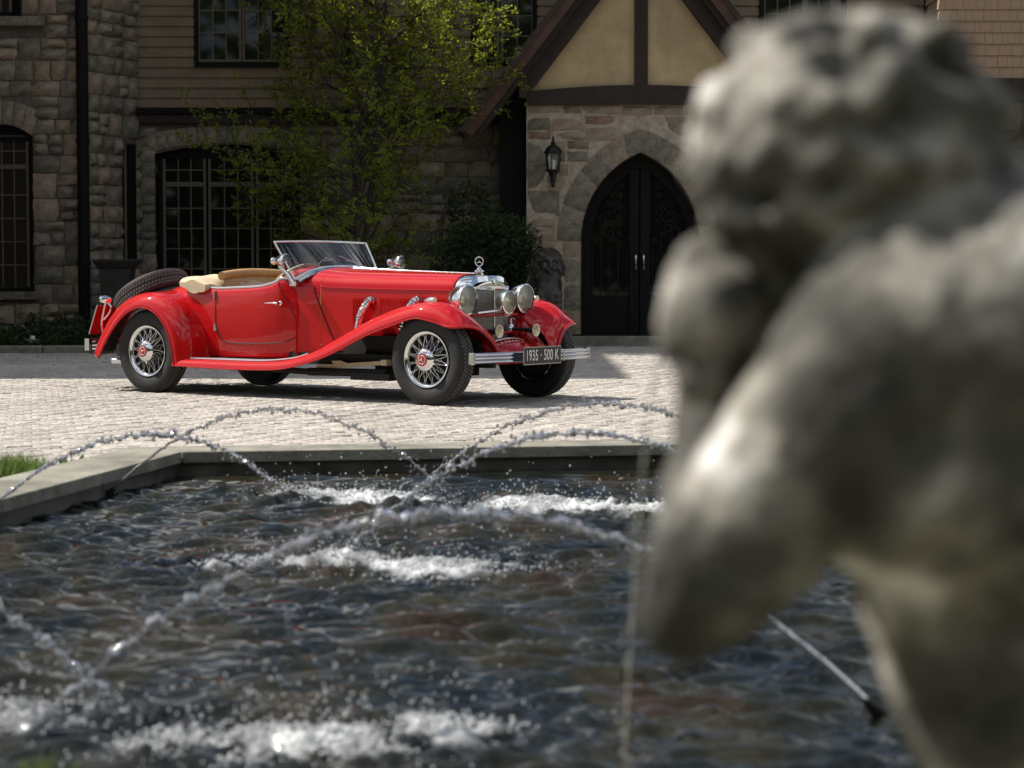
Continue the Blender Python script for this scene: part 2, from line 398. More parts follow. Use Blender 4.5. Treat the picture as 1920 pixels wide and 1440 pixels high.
t.links.new(tc.outputs['Object'], n2.inputs[0]); t.links.new(n2.outputs[0], bp.inputs['Height']); t.links.new(bp.outputs[0], b.inputs['Normal'])
fa = t.nodes.new('ShaderNodeAttribute'); fa.attribute_name = 'foam'; fw = t.nodes.new('ShaderNodeBsdfPrincipled'); fw.inputs['Base Color'].default_value = (.78, .80, .81, 1); fw.inputs['Roughness'].default_value = .35
fmx = t.nodes.new('ShaderNodeMixShader'); t.links.new(fa.outputs['Fac'], fmx.inputs[0]); t.links.new(b.outputs[0], fmx.inputs[1]); t.links.new(fw.outputs[0], fmx.inputs[2]); t.links.new(fmx.outputs[0], t.nodes['Material Output'].inputs[0])
# clear falling water
m, t, b = newmat('clear_water'); M['jet'] = m
b.inputs['Roughness'].default_value = .04; b.inputs['IOR'].default_value = 1.33; b.inputs['Transmission Weight'].default_value = 1; b.inputs['Base Color'].default_value = (.95, .97, .98, 1)
M['foam'] = pmat('aerated_water', (.85, .87, .88), .07, ior=1.33, var=.06, scale=30)
M['foam'].node_tree.nodes['Principled BSDF'].inputs['Transmission Weight'].default_value = .35

LAND = {}
FOAM = []
def fo(px, py, r): p = gz(px, py, WZ); FOAM.append((p.x, p.y, r)); return p
fspec = [(690, 935, .34, .10, 1.0), (1010, 950, .42, .12, 1.0), (810, 1070, .36, .16, 1.2), (470, 1060, .26, .16, .28), (640, 1050, .16, .1, .6),
         (560, 1395, .26, .17, 1.1), (330, 1400, .16, .16, .45), (820, 1370, .20, .2, .35), (20, 1345, .22, .10, .6), (560, 930, .16, .08, .5), (1230, 955, .3, .1, .3)]
for a in fspec: fo(a[0], a[1], a[2])
make_water()
ICO = bmesh.new(); bmesh.ops.create_icosphere(ICO, subdivisions=1, radius=1); IV = [v.co.copy() for v in ICO.verts]; IF = [tuple(v.index for v in f.verts) for f in ICO.faces]; ICO.free()
def blob(mb, c, r, sx=1, sy=1, sz=1):
    n_ = len(mb.v); mb.v.extend([(c[0]+v.x*r*sx, c[1]+v.y*r*sy, c[2]+v.z*r*sz) for v in IV]); mb.f.extend([tuple(i+n_ for i in f) for f in IF]); mb.m.extend([0]*len(IF))
for (px, py, rx, ry, dn) in fspec:
    c = gz(px, py, WZ); q = MB()
    for k in range(int(800*dn)):
        if k % 12 == 0: ka, kb = RNG.normal(0, .42, 2)
        a, b_ = ka+RNG.normal(0, .11), kb+RNG.normal(0, .14); d = math.hypot(a, b_)
        r = RNG.uniform(.0025, .0085)*max(.45, 1-.25*d)
        z = WZ+.004+max(0, .05*(1.1-d))*RNG.random()**2
        blob(q, (c.x+a*rx+.04*math.sin(b_*9), c.y+b_*rx*.8, z), r, 1.3, 1.1, .8)
    for k in range(int(260*dn)):
        a, b_ = RNG.normal(0, .7, 2)
        blob(q, (c.x+a*rx, c.y+b_*ry*2, WZ+RNG.exponential(.05)), RNG.uniform(.0022, .0055))
    tag(q.build('water_splash', 'foam', smooth=True), kind='stuff')

# water jets
def jet(p0, p1, h, label, r=.0125, seed=0, u0=0, u1=1):
    rng = np.random.default_rng(seed); N = 380; P = []; R = []
    w = np.convolve(rng.normal(0, 1, N+12), np.ones(2)/1.4, 'same'); wv = np.convolve(rng.normal(0, 1, N+12), np.ones(5)/2.2, 'same'); wh = np.convolve(rng.normal(0, 1, N+12), np.ones(5)/2.2, 'same')
    for i in range(N+1):
        u = u0+(u1-u0)*i/N; p = Vector(p0).lerp(Vector(p1), u); p.z += 4*h*u*(1-u)
        k = min(1, u*2.2); p.z += .0055*k*wv[i]; p.x += .004*k*wh[i]
        P.append(p); R.append(max(.002, r*(.62+.40*k*w[i]-(.06*k))))
    q = MB(); q.tube(P, R, 8)
    for i in range(190):
        u = rng.uniform(.2, 1); p = Vector(p0).lerp(Vector(p1), u); p.z += 4*h*u*(1-u)
        p += Vector(rng.normal(0, .005+.016*u*u, 3)); blob(q, p, rng.uniform(.002, .0095), 1, 1, rng.uniform(.8, 1.6))
    o = q.build('water_jet', 'jet', smooth=True); tag(o, label, 'water jet', 'arching water jets over the pool')
    return o
def nozzle(p, d, label):
    d = Vector(d).normalized(); q = MB(); q.lathe([(-.12, .011), (-.03, .013), (-.03, .018), (.0, .018), (.035, .012), (.035, .006), (.03, .005)], p, d, 14)
    tag(q.build('jet_nozzle', 'iron', smooth=True, angle=35), label, 'nozzle', 'dark nozzles at the pool edge')
def J(a, b_, apex_y, lab, seed, nz=None, r=.0125):
    p0, p1 = gz(*a, WZ), gz(*b_, WZ); p0.z += .02
    ax = ((a[0]+b_[0])/2); mid = p0.lerp(p1, .5); top = CH+ray(960, apex_y).z/ray(960, apex_y).y*mid.y
    h = top-mid.z
    jet(p0, p1, h, lab, r, seed)
    if nz: nozzle(p0, (p1-p0)+Vector((0, 0, 4*h)), nz)
J((205, 932), (838, 925), 767, 'back left water jet arching in front of the rear of the red car', 1, 'dark nozzle at the left pool wall beside the dandelion')
J((-80, 1020), (548, 935), 815, 'left water jet curving over the stone rim by the grass tuft', 2)
J((1500, 935), (768, 930), 757, 'highest right-hand water jet just below the number plate', 3)
J((1552, 1061), (640, 1045), 812, 'second right-hand water jet crossing the dark far rim of the pool', 4, 'dark nozzle seen under the statue arm, the farther one', .013)
J((1640, 1345), (50, 1378), 962, 'long blurred near water jet running from bottom left to under the statue arm', 5, 'dark nozzle at lower right beneath the statue', .0165)
J((-950, 1300), (240, 1345), 1010, 'blurred water jet coming down at the bottom left corner', 6, None, .015)
# stream spouting from the statue
P0 = at(1262, 640, 2.25); P1 = at(1165, 1560, 3.9)
q = MB(); PP = []; RR = []
for i in range(90):
    u = i/89; p = P0.lerp(P1, u); p.z += 4*.24*u*(1-u); PP.append(p); RR.append(.0018+.0008*math.sin(i*1.3)+.0006*math.sin(i*3.1))
q.tube(PP, RR, 8)
for i in range(14):
    p = PP[int(RNG.uniform(50, 89))]+Vector(RNG.normal(0, .006, 3)); blob(q, p, RNG.uniform(.002, .006))
tag(q.build('water_spout', 'jet', smooth=True), 'thin blurred stream of water falling from the statue', 'water jet')
# grass tuft, dandelion, leaves
def tuft(name, label, c, rx, ry, n_, h, seed, cat='grass'):
    rng = np.random.default_rng(seed); q = MB()
    for k in range(n_):
        a, b_ = rng.normal(0, .45, 2); x0, y0 = c[0]+a*rx, c[1]+b_*ry; hh = h*rng.uniform(.5, 1.1)*(1-.3*min(1, math.hypot(a, b_)))
        th = rng.random()*6.28; ln = rng.normal(0, .35, 2)*hh; w = .003
        if cat == 'grass' and inpoly(x0+.03, y0, OUTP): continue
        dx, dy = math.cos(th)*w, math.sin(th)*w; z0 = c[2]
        q.add([(x0-dx, y0-dy, z0), (x0+dx, y0+dy, z0), (x0+dx*.7+ln[0]*.4, y0+dy*.7+ln[1]*.4, z0+hh*.6), (x0-dx*.7+ln[0]*.4, y0-dy*.7+ln[1]*.4, z0+hh*.6), (x0+ln[0], y0+ln[1], z0+hh)], [(0,1,2,3),(3,2,4)])
    return tag(q.build(name, 'grass'), label, cat)
tuft('grass_tuft', 'green grass tuft growing behind the left pool rim', (-2.60, 11.0, -.02), .30, .62, 3600, .215, 4)
tuft('leafy_sprig', 'blurred green leaf tips at the bottom left corner', (-.90, 4.03, .108), .05, .05, 60, .125, 5, 'plant')
dn = empty('dandelion', at(133, 850, 11.55)); dn.location.z = -.012; tag(dn, 'yellow dandelion beside the grass tuft', 'flower')
q = MB(); q.tube([(0,0,0),(.002,0,.07),(0,0,.148)], .003, 6); q.build('stem', 'grass', dn)
q = MB(); 
for k in range(28):
    a = k*2.4; r = .016*math.sqrt(k/28)+.002; q.ball((r*math.cos(a), r*math.sin(a), .152+.003*(1-k/28)), (.004,.004,.003), 1)
q.build('flower_head', 'dandelion', dn, smooth=True)
q = MB()
for sx, h_ in ((-.035, .135), (.06, .15), (-.055, .12)):
    q.add([(sx*.6,0,0),(sx*.95+.013,.004,h_*.8),(sx*1.15,0,h_),(sx*.95-.012,-.004,h_*.82)], [(0,1,2,3)])
q.build('leaf', 'grass', dn)

# ================================================================ MANSION
YT, YM, YP, YR = 31.8, 33.0, 32.2, 31.6
man = empty('mansion', (0, YM, 0)); tag(man, 'large mansion of rough stone, brown boards and timbered gable behind the car', 'house')
OFFM = Vector((0, -YM, 0))
def bm_(name, mats, mb, **k):      # part of the mansion built in world coordinates
    par = k.pop('parent', man); o = mb.build(name, mats, par, **k)
    o.location = OFFM if par is man else (0, 0, 0); return o
STONES = []      # (size, mesh args)
def stone_geo(P, u0, u1, z0, z1, relief, rng, g=.009):
    nu, nz = 5, 4; u0 += g; u1 -= g; z0 += g; z1 -= g; vs = []; fs = []
    tl = rng.normal(0, .018, 2); w, h = u1-u0, z1-z0
    for j in range(nz):
        for i in range(nu):
            a, b = i/(nu-1), j/(nz-1); e = min(1, 3.2*min(a, 1-a))*min(1, 3.2*min(b, 1-b))
            d = relief*(.15+.85*e)*rng.uniform(.4, 1.3)+tl[0]*(a-.5)+tl[1]*(b-.5)
            ju, jz = rng.normal(0, .006, 2)
            vs.append(P(u0+a*w+ju, z0+b*h+jz, d))
    for j in range(nz-1):
        for i in range(nu-1):
            k = j*nu+i; fs.append((k, k+1, k+nu+1, k+nu))
    ring = [i for i in range(nu)]+[nu*j+nu-1 for j in range(1, nz)]+[nu*(nz-1)+i for i in range(nu-2, -1, -1)]+[nu*j for j in range(nz-2, 0, -1)]
    n0 = len(vs)
    for r in ring:
        j, i = divmod(r, nu); vs.append(P(u0+w*i/(nu-1), z0+h*j/(nz-1), -.05))
    L = len(ring)
    for k in range(L): fs.append((ring[k], n0+k, n0+(k+1) % L, ring[(k+1) % L]))
    return vs, fs
def stone_wall(parent, P, u0, u1, z0, z1, blocked, mats, relief, rng, band=(.30, .46), wid=(.26, .62), prio=1.0, g=.009):
    z = z0
    while z < z1-.05:
        h = min(rng.uniform(*band), z1-z)
        if z1-(z+h) < .1: h = z1-z
        us = np.arange(u0, u1, .02); ok = [not (blocked(u, z+.04) or blocked(u, z+h/2) or blocked(u, z+h-.04)) for u in us]
        i = 0
        while i < len(us):
            if not ok[i]: i += 1; continue
            j = i
            while j < len(us) and ok[j]: j += 1
            a, e = us[i], us[j-1]+.02; i = j
            while a < e-.04:
                w = rng.uniform(*wid)
                if e-(a+w) < .14: w = e-a
                r = rng.random()
                if h > .3 and r < .55:
                    s = rng.uniform(.38, .62)*h; cells = [(a, a+w, z, z+s), (a, a+w, z+s, z+h)]
                    if r < .25 and w > .4:
                        q = a+w*rng.uniform(.4, .6); cells = [(a, q, z, z+s), (q, a+w, z, z+s), (a, a+w, z+s, z+h)]
                else: cells = [(a, a+w, z, z+h)]
                for c in cells:
                    vs, fs = stone_geo(P, *c, relief, rng, g); STONES.append((prio*(c[1]-c[0])*(c[3]-c[2]), parent, vs, fs, mats[int(rng.choice(len(mats)))]))
                a += w
        z += h
def flush_stones(limit=296):
    STONES.sort(key=lambda s: -s[0])
    rest = {}
    for k, (sz, par, vs, fs, mt) in enumerate(STONES):
        if k < limit:
            c = sum((Vector(v) for v in vs), Vector())/len(vs); q = MB(); q.add([Vector(v)-c for v in vs], fs)
            o = q.build('stone', mt, par, smooth=True, angle=50); o.location = c
        else:
            rest.setdefault((par.name, mt), (par, MB()))[1].add(vs, fs)
    for (pn, mt), (par, q) in rest.items(): tag(q.build('small_stones', mt, par, smooth=True, angle=50), kind='stuff')
def front(Y):   # plane facing the court
    return lambda u, z, d: (u, Y-d, z)
X_ = lambda px, Y: at(px, 720, Y).x
Zz = lambda py, Y: at(960, py, Y).z
def arch_h(x, xa, xb, zs, rise): # segmental arch top
    t = (x-(xa+xb)/2)/((xb-xa)/2); return zs+rise*math.sqrt(max(0, 1-t*t))

def window(label, Y, px0, px1, py0, py1, lights, rows, trans, rise=0, depth=.16, sill=None):
    """casement window: outer black frame, bronze sashes, single panes"""
    x0, x1, z0, z1 = X_(px0, Y), X_(px1, Y), Zz(py1, Y), Zz(py0, Y)
    w = MB(); fw = .07; yb = Y+depth
    w.box((x0, yb-.05, z0), (x0+fw, yb+.05, z1)); w.box((x1-fw, yb-.051, z0), (x1, yb+.05, z1)); w.box((x0+fw, yb-.049, z0), (x1-fw, yb+.05, z0+fw)); w.box((x0+fw, yb-.049, z1-fw), (x1-fw, yb+.05, z1))
    if rise:
        k = 14; bot = [(x0+(x1-x0)*i/k) for i in range(k+1)]
        w.add([(x, yb-.03, z1-.001) for x in bot]+[(x, yb-.03, z1+rise*(1-(2*i_/k-1)**2)) for i_, x in enumerate(bot)], [(i, i+1, i+k+2, i+k+1) for i in range(k)])
    w.box((x0+.001, yb+.05, z0+.001), (x1-.001, yb+.06, z1+rise*.9-.001))
    # reveals
    w.box((x0-.02, Y-.02, z0), (x0, yb+.05, z1)); w.box((x1, Y-.02, z0), (x1+.02, yb+.05, z1))
    o = bm_('window', 'black_wood', w); 
    sash = MB(); mun = MB(); panes = []
    zr = [Zz(r, Y) for r in rows]
    zt = [Zz(t, Y) for t in trans]
    for a, b, nc in lights:
        xa, xb = X_(a, Y), X_(b, Y)
        segs = [zr[0]]+zt+[zr[-1]]
        for k in range(len(segs)-1):
            hi, lo = segs[k]-(.035 if k else 0), segs[k+1]+(.035 if k < len(segs)-2 else 0); s = .04
            for bx in (((xa-s, lo-s), (xa, hi+s)), ((xb, lo-s), (xb+s, hi+s)), ((xa, lo-s), (xb, lo)), ((xa, hi), (xb, hi+s))):
                sash.box((bx[0][0], yb-.035, bx[0][1]), (bx[1][0], yb+.02, bx[1][1]))
            inner = [z for z in zr if lo+.05 < z < hi-.05]; zs = [hi]+inner+[lo]
            for z in inner: mun.box((xa, yb-.012, z-.009), (xb, yb+.012, z+.009))
            for c in range(1, nc):
                x = xa+(xb-xa)*c/nc; mun.box((x-.009, yb-.013, lo), (x+.009, yb+.013, hi))
            for r in range(len(zs)-1):
                for c in range(nc): panes.append((xa+(xb-xa)*c/nc, xa+(xb-xa)*(c+1)/nc, zs[r+1], zs[r]))
    sash.build('sash', 'muntin', o, bevel=.004); mun.build('muntin', 'muntin', o)
    for (a, b, lo, hi) in panes:
        q = MB(); t1, t2 = random.uniform(-.004, .004), random.uniform(-.004, .004); y = yb+.004
        q.box((-(b-a)/2, -.002, -(hi-lo)/2), ((b-a)/2, .002, (hi-lo)/2)); p = q.build('pane', 'pane', o); p.location = ((a+b)/2, y, (lo+hi)/2); p.rotation_euler = (t1*3, 0, t2*3)
    if sill:
        m = MB(); m.box((x0-.1, Y-.09, z0-sill), (x1+.1, Y+.1, z0)); m.build('sill', 'stone_d', o, bevel=.012)
    return o

# --- stone tower at the left
tw = MB(); xT = X_(166, YT); xB, xM = X_(262, YM), X_(262, YM)
tz0 = lambda py: Zz(py, YT)
wx0, wx1, wz0, wz1 = X_(-45, YT), X_(65, YT), tz0(547), tz0(255)
ux0, ux1, uz0, uz1 = X_(-45, YT), X_(48, YT), tz0(32), tz0(-120)
def holed(mb, x0, x1, z0, z1, Y, holes, th=.3):
    """wall slab with rectangular openings (xa, xb, za, zb, rise) one above another"""
    xa, xb = holes[0][0], max(h[1] for h in holes)
    mb.box((x0, Y, z0), (xa, Y+th, z1)); mb.box((xb, Y, z0), (x1, Y+th, z1)); z = z0
    for (a, b_, za, zb, rise) in holes:
        mb.box((xa, Y+.0005, z), (xb, Y+th, za))
        if b_ < xb: mb.box((b_, Y+.0005, za), (xb, Y+th, zb+rise))
        if rise:
            k = 14; xs = [a+(b_-a)*i/k for i in range(k+1)]
            top = [(x, Y+.001, zb+rise+.01) for x in xs]; arc_ = [(x, Y+.001, zb+rise*(1-((2*i/k)-1)**2)) for i, x in enumerate(xs)]
            mb.grid([arc_, top]); mb.grid([[(p[0], Y+th, p[2]) for p in arc_], arc_])
        z = zb+rise
    mb.box((xa, Y+.0005, z), (xb, Y+th, z1))
holed(tw, -12, xT, -.1, 8, YT, [(wx0, wx1, wz0, wz1, .17), (wx0, ux1, uz0, uz1, 0)]); tw.box((-12, YT+.301, -.1), (xT, YT+3.5, .0)); tw.box((xT-.1, YT+.3, -.1), (xT, YM+1, 8))
tower = bm_('tower_wall', 'mortar_dark', tw)
def blkT(u, z):
    if wx0 < u < wx1 and z > wz0-.12 and z < arch_h(u, wx0, wx1, wz1, .2)+ (.36 if u > wx0 else 0): return True
    if ux0 < u < ux1+.0 and z > uz0-.0 and z < uz1: return True
    if u < ux1+.36 and uz0-.18 < z <= uz0: return True
    return False
stone_wall(tower, front(YT), X_(-20, YT), xT, 0.1, tz0(-25), blkT, ['stone_b', 'stone_a', 'stone_a', 'stone_b', 'stone_d', 'stone_a'], .075, np.random.default_rng(11), band=(.20, .40), wid=(.22, .50))
def voussoirs(parent, P, pts_in, pts_out, mats, relief, rng, name='arch_stone'):
    for k in range(len(pts_in)-1):
        a, b, c, d = pts_in[k], pts_in[k+1], pts_out[k+1], pts_out[k]
        q = MB(); nu = 4; cen = Vector(P((a[0]+c[0])/2, (a[1]+c[1])/2, 0)); rows = []
        for j in range(nu):
            row = []
            for i in range(nu):
                s, t = i/(nu-1)*.95+.025, j/(nu-1)*.96+.02
                u = (a[0]*(1-s)+b[0]*s)*(1-t)+(d[0]*(1-s)+c[0]*s)*t; z = (a[1]*(1-s)+b[1]*s)*(1-t)+(d[1]*(1-s)+c[1]*s)*t
                e = min(1, 3*min(s, 1-s)+.3)*min(1, 3*min(t, 1-t)+.3)
                row.append(Vector(P(u, z, relief*e*rng.uniform(.65, 1.15)))-cen)
            rows.append(row)
        q.grid(rows)
        ring = rows[0]+[r[-1] for r in rows[1:-1]]+rows[-1][::-1]+[r[0] for r in rows[-2:0:-1]]
        back = []
        nrm = Vector(P(0, 0, 1))-Vector(P(0, 0, 0))
        for v in ring: back.append(v-nrm*(relief+.05))
        L = len(ring); q.add(ring+back, [(k2, L+k2, L+(k2+1) % L, (k2+1) % L) for k2 in range(L)])
        o = q.build(name, mats[int(rng.choice(len(mats)))], parent, smooth=True, angle=50); o.location = cen
def seg_arch_vous(parent, P, x0, x1, zs, rise, h, n_, mats, relief, seed):
    rng = np.random.default_rng(seed); pi_, po = [], []; cx, hw = (x0+x1)/2, (x1-x0)/2
    for i in range(n_+1):
        t = -1+2*i/n_; x = cx+t*hw; z = arch_h(x, x0, x1, zs, rise) if abs(t) < .999 else zs
        z = zs+rise*(1-t*t); lean = .35*t*h
        pi_.append((x, z)); po.append((x+lean, z+h))
    voussoirs(parent, P, pi_, po, mats, relief, rng)
seg_arch_vous(tower, front(YT), wx0, wx1, wz1, .17, .36, 6, ['stone_b', 'stone_a'], .05, 5)
window('w', YT, -45, 65, 255, 547, [(-42, 50, 4)], [258, 282, 305, 319, 365, 409, 453, 497, 538], [312], rise=.17, sill=.12)
window('w', YT, -45, 46, -120, 30, [(-42, 22, 4)], [-115, -80, -45, -10, 24], [], sill=None)
q = MB(); q.box((X_(-60, YT), YT-.13, tz0(50)), (X_(92, YT), YT+.05, tz0(32))); bm_('sill', 'stone_d', q, bevel=.015)

# --- canted return between tower and main wall
A_, B_ = Vector((xT+.02, YT, 0)), Vector((X_(264, YM), YM, 0)); dAB = (B_-A_); LAB = dAB.length; dAB.normalize(); nAB = Vector((dAB.y, -dAB.x, 0))
PA = lambda u, z, d: tuple(A_+dAB*u+nAB*d+Vector((0, 0, z)))
q = MB(); q.add([PA(0,-.1,0), PA(LAB,-.1,0), PA(LAB,8,0), PA(0,8,0)], [(0,1,2,3)]); ret = bm_('corner_wall', 'mortar_dark', q)
su0, su1, sz0, sz1 = LAB*.66, LAB*.93, Zz(485, 32.5), Zz(268, 32.5)
stone_wall(ret, PA, .02, LAB-.02, .1, Zz(-25, YM), lambda u, z: su0 < u < su1 and sz0 < z < sz1, ['stone_a', 'stone_d', 'stone_a', 'stone_b'], .08, np.random.default_rng(12), band=(.18, .34), wid=(.2, .42), prio=.55)
q = MB(); q.add([PA(su0, sz0, .012), PA(su1, sz0, .012), PA(su1, sz1, .012), PA(su0, sz1, .012)], [(0,1,2,3)])
sw = bm_('slit_window', 'black_wood', q); q = MB(); q.bar(PA(su0+.05, sz0, .03), PA(su0+.05, sz1, .03), .03, .03); q.build('muntin', 'muntin', sw)
q = MB(); q.tube([(xT-.02, YT-.14, .05), (xT-.02, YT-.14, 7.5)], .088, 14)
for z in (1.2, 3.0, 4.8): q.tube([(xT-.02, YT-.14, z), (xT-.02, YT-.14, z+.07)], .102, 14)
bm_('downpipe', 'black_wood', q, smooth=True, angle=40)

# --- main wall
xw0, xw1, zb = X_(264, YM), X_(1735, YM), Zz(232, YM)
mx0, mx1, mz0, mz1 = X_(297, YM), X_(562, YM), Zz(540, YM), Zz(288, YM)
q = MB(); holed(q, X_(262, YM), X_(990, YM), -.1, Zz(206, YM), YM, [(mx0, mx1, mz0, mz1, .14)]); mainw = bm_('main_wall', 'mortar_dark', q)
def blkM(u, z): return mx0 < u < mx1 and z > mz0-.12 and z < mz1+.55
stone_wall(mainw, front(YM), xw0, X_(940, YM), .1, Zz(236, YM), blkM, ['stone_a', 'stone_d', 'stone_a', 'stone_b', 'stone_d'], .05, np.random.default_rng(13), band=(.22, .36), wid=(.3, .85), prio=.8)
# dark pocket behind the glass line, window with three lights
window('w', YM, 297, 562, 288, 540, [(311, 382, 3), (396, 471, 3), (485, 552, 3)], [293, 318, 340, 350, 390, 428, 466, 504, 535], [345], rise=.13, sill=.12)
seg_arch_vous(mainw, front(YM), mx0-.1, mx1+.1, mz1+.02, .14, .27, 16, ['stone_a', 'stone_d'], .05, 6)
q = MB(); q.box((xw0, YM-.16, Zz(214, YM)), (X_(936, YM), YM+.2, Zz(203, YM))); bm_('band_board', 'black_wood', q)
q = MB(); q.box((xw0, YM-.10, Zz(232, YM)), (X_(936, YM), YM+.1, Zz(214.2, YM))); bm_('trim_board', 'timber', q, bevel=.01)
# boards
UW = [(X_(370, YM), X_(548, YM), Zz(126, YM), 99), (X_(884, YM), X_(1006, YM), Zz(120, YM), 99), (X_(1419, YM), X_(1580, YM), Zz(62, YM), 99)]
q = MB(); q.box((X_(262, YM), YM+.05, Zz(206, YM)), (X_(1960, YM), YM+.3, 7.4)); bm_('boarded_wall', 'black_wood', q)
rngb = np.random.default_rng(4); bw = man
z = Zz(203, YM); bh = .1565
while z < Zz(-30, YM):
    for a0, e0 in ((X_(263, YM), X_(1060, YM)), (X_(1330, YM), X_(1735, YM))):
        cuts = [(a0, e0)]
        for (wa, wb, wz, _) in UW:
            if z+bh > wz:
                nc = []
                for (a, e) in cuts:
                    if wb <= a or wa >= e: nc.append((a, e)); continue
                    if wa > a: nc.append((a, wa))
                    if wb < e: nc.append((wb, e))
                cuts = nc
        for (a, e) in cuts:
            x = a
            while x < e-.02:
                w = min(rngb.uniform(1.2, 3.0), e-x)
                if e-x-w < .4: w = e-x
                y = YM-.005; j = rngb.normal(0, .002); m = MB()
                x1 = x+w-.003
                m.add([(x,y-.034+j,z),(x1,y-.034+j,z),(x1,y-.008,z+bh+.012),(x,y-.008,z+bh+.012),(x,y+.06,z),(x1,y+.06,z),(x1,y+.06,z+bh+.012),(x,y+.06,z+bh+.012)], [(0,1,2,3),(0,4,5,1),(0,3,7,4),(1,5,6,2),(3,2,6,7)])
                m.build('board', 'siding', bw, loc=OFFM); x += w
    z += bh
window('w', YM, 370, 548, -110, 126, [(381, 453, 3), (464, 538, 3)], [-100, -60, -20, 20, 62, 112], [], depth=-.02)
window('w', YM, 884, 1006, -110, 120, [(893, 932, 2), (944, 996, 2)], [-100, -60, -20, 30, 68, 108], [], depth=-.02)
window('w', YM, 1419, 1580, -110, 62, [(1430, 1498, 3), (1508, 1572, 3)], [-100, -60, -20, 27, 52], [], depth=-.02)
# --- shingled bay at the right, beam, stone below
xs0, xs1 = X_(1755, YR), X_(2080, YR)
q = MB(); q.box((xs0+.02, YR+.02, Zz(150, YR)), (xs1, YM+.5, 7.3)); bay = bm_('bay_wall', 'timber', q)
rng = np.random.default_rng(21); z = Zz(147, YR); sh = .168; rowi = 0
while z < Zz(-28, YR):
    x = xs0-.012
    while x < X_(1940, YR):
        w = rng.uniform(.07, .2); m = MB(); m.box((-w/2+.002, 0, 0), (w/2-.002, .012, sh+.03)); 
        o = m.build('shingle', 'shingle', bay); o.location = (x+w/2, YR-.030+rng.normal(0, .002), z+rng.normal(0, .002)); o.rotation_euler = (-.13, 0, 0); x += w
    y = YR-.02
    while y < YR+.85:
        w = rng.uniform(.09, .2); m = MB(); m.box((0, -w/2+.002, 0), (.012, w/2-.002, sh+.03))
        o = m.build('shingle', 'shingle', bay); o.location = (xs0-.030, y+w/2, z); o.rotation_euler = (0, .13, 0); y += w
    z += sh
q = MB(); q.box((X_(1735, YR), YR-.10, Zz(187, YR)), (xs1, YR+.6, Zz(149, YR))); bm_('eave_beam', 'timber', q, bevel=.01)
q = MB(); q.box((X_(1345, YM), YM-.02, -.1), (X_(2080, YM), YM+.2, Zz(186, YM))); rw = bm_('right_wall', 'mortar_dark', q)
stone_wall(rw, front(YM-.02), X_(1410, YM), X_(2000, YM), .05, Zz(188, YM), lambda u, z: False, ['stone_a', 'stone_d'], .05, np.random.default_rng(14), prio=.02)

# --- porch
PXL, PXR = X_(987, YP), X_(1409, YP)
pc = X_(1200, YP)
dzs, dza = Zz(452, YP), Zz(285, YP)      # spring line, apex
dx0, dx1 = X_(1089, YP), X_(1311, YP); dhw = (dx1-dx0)/2; dzb = Zz(626, YP)
def gothic(hw, zs, za, n_=12):
    """half outline of a pointed arch, from spring to apex, relative x>0"""
    H = za-zs; R = (hw*hw+H*H)/(2*hw); out = []
    a1 = math.asin(min(1, H/R))
    for i in range(n_+1):
        a = a1*i/n_; out.append((hw-R+R*math.cos(a), zs+R*math.sin(a)))
    out[-1] = (0, za); return out
def in_gothic(u, z, hw, zs, za):
    x = abs(u-pc)
    if x > hw: return False
    if z <= zs: return True
    H = za-zs; R = (hw*hw+H*H)/(2*hw); return (x-(hw-R))**2+(z-zs)**2 < R*R
q = MB(); zt = Zz(196, YP)
# wall sheet with a pointed opening
arc = gothic(dhw, dzs, dza)
poly = [(PXL, -.1), (PXL, zt+.1), (pc, zt+.1), (pc, dza)]+[(pc-x, z) for x, z in arc[::-1]][1:]+[(dx0, -.1)]
q.add([(x, YP, z) for x, z in poly], [tuple(range(len(poly)))[::-1]])
poly2 = [(2*pc-x, z) for x, z in poly]; q.add([(x, YP, z) for x, z in poly2], [tuple(range(len(poly2)))])
jam = [(dx0, dzb)]+[(pc-x, z) for x, z in arc]+[(pc+x, z) for x, z in arc[::-1]][1:]+[(dx1, dzb)]
q.grid([[(x, YP-.02, z) for x, z in jam], [(x, YP+.4, z) for x, z in jam]])
q.box((PXL+.002, YP+.002, -.1), (PXL+.1, YM, zt+.1)); q.box((PXR-.1, YP+.002, -.1), (PXR-.002, YM, zt+.1))
porch = bm_('porch_wall', 'mortar', q)
ring_in = dhw; rw_ = .375
def blkP(u, z): return in_gothic(u, z, dhw+rw_, dzs, dza+.36) and z > 0
stone_wall(porch, front(YP), PXL+.01, PXR-.01, .02, zt, blkP, ['stone_b', 'stone_c', 'stone_d', 'stone_a', 'stone_c', 'stone_d', 'stone_b'], .028, np.random.default_rng(31), band=(.30, .44), wid=(.26, .6), prio=1.6, g=.014)
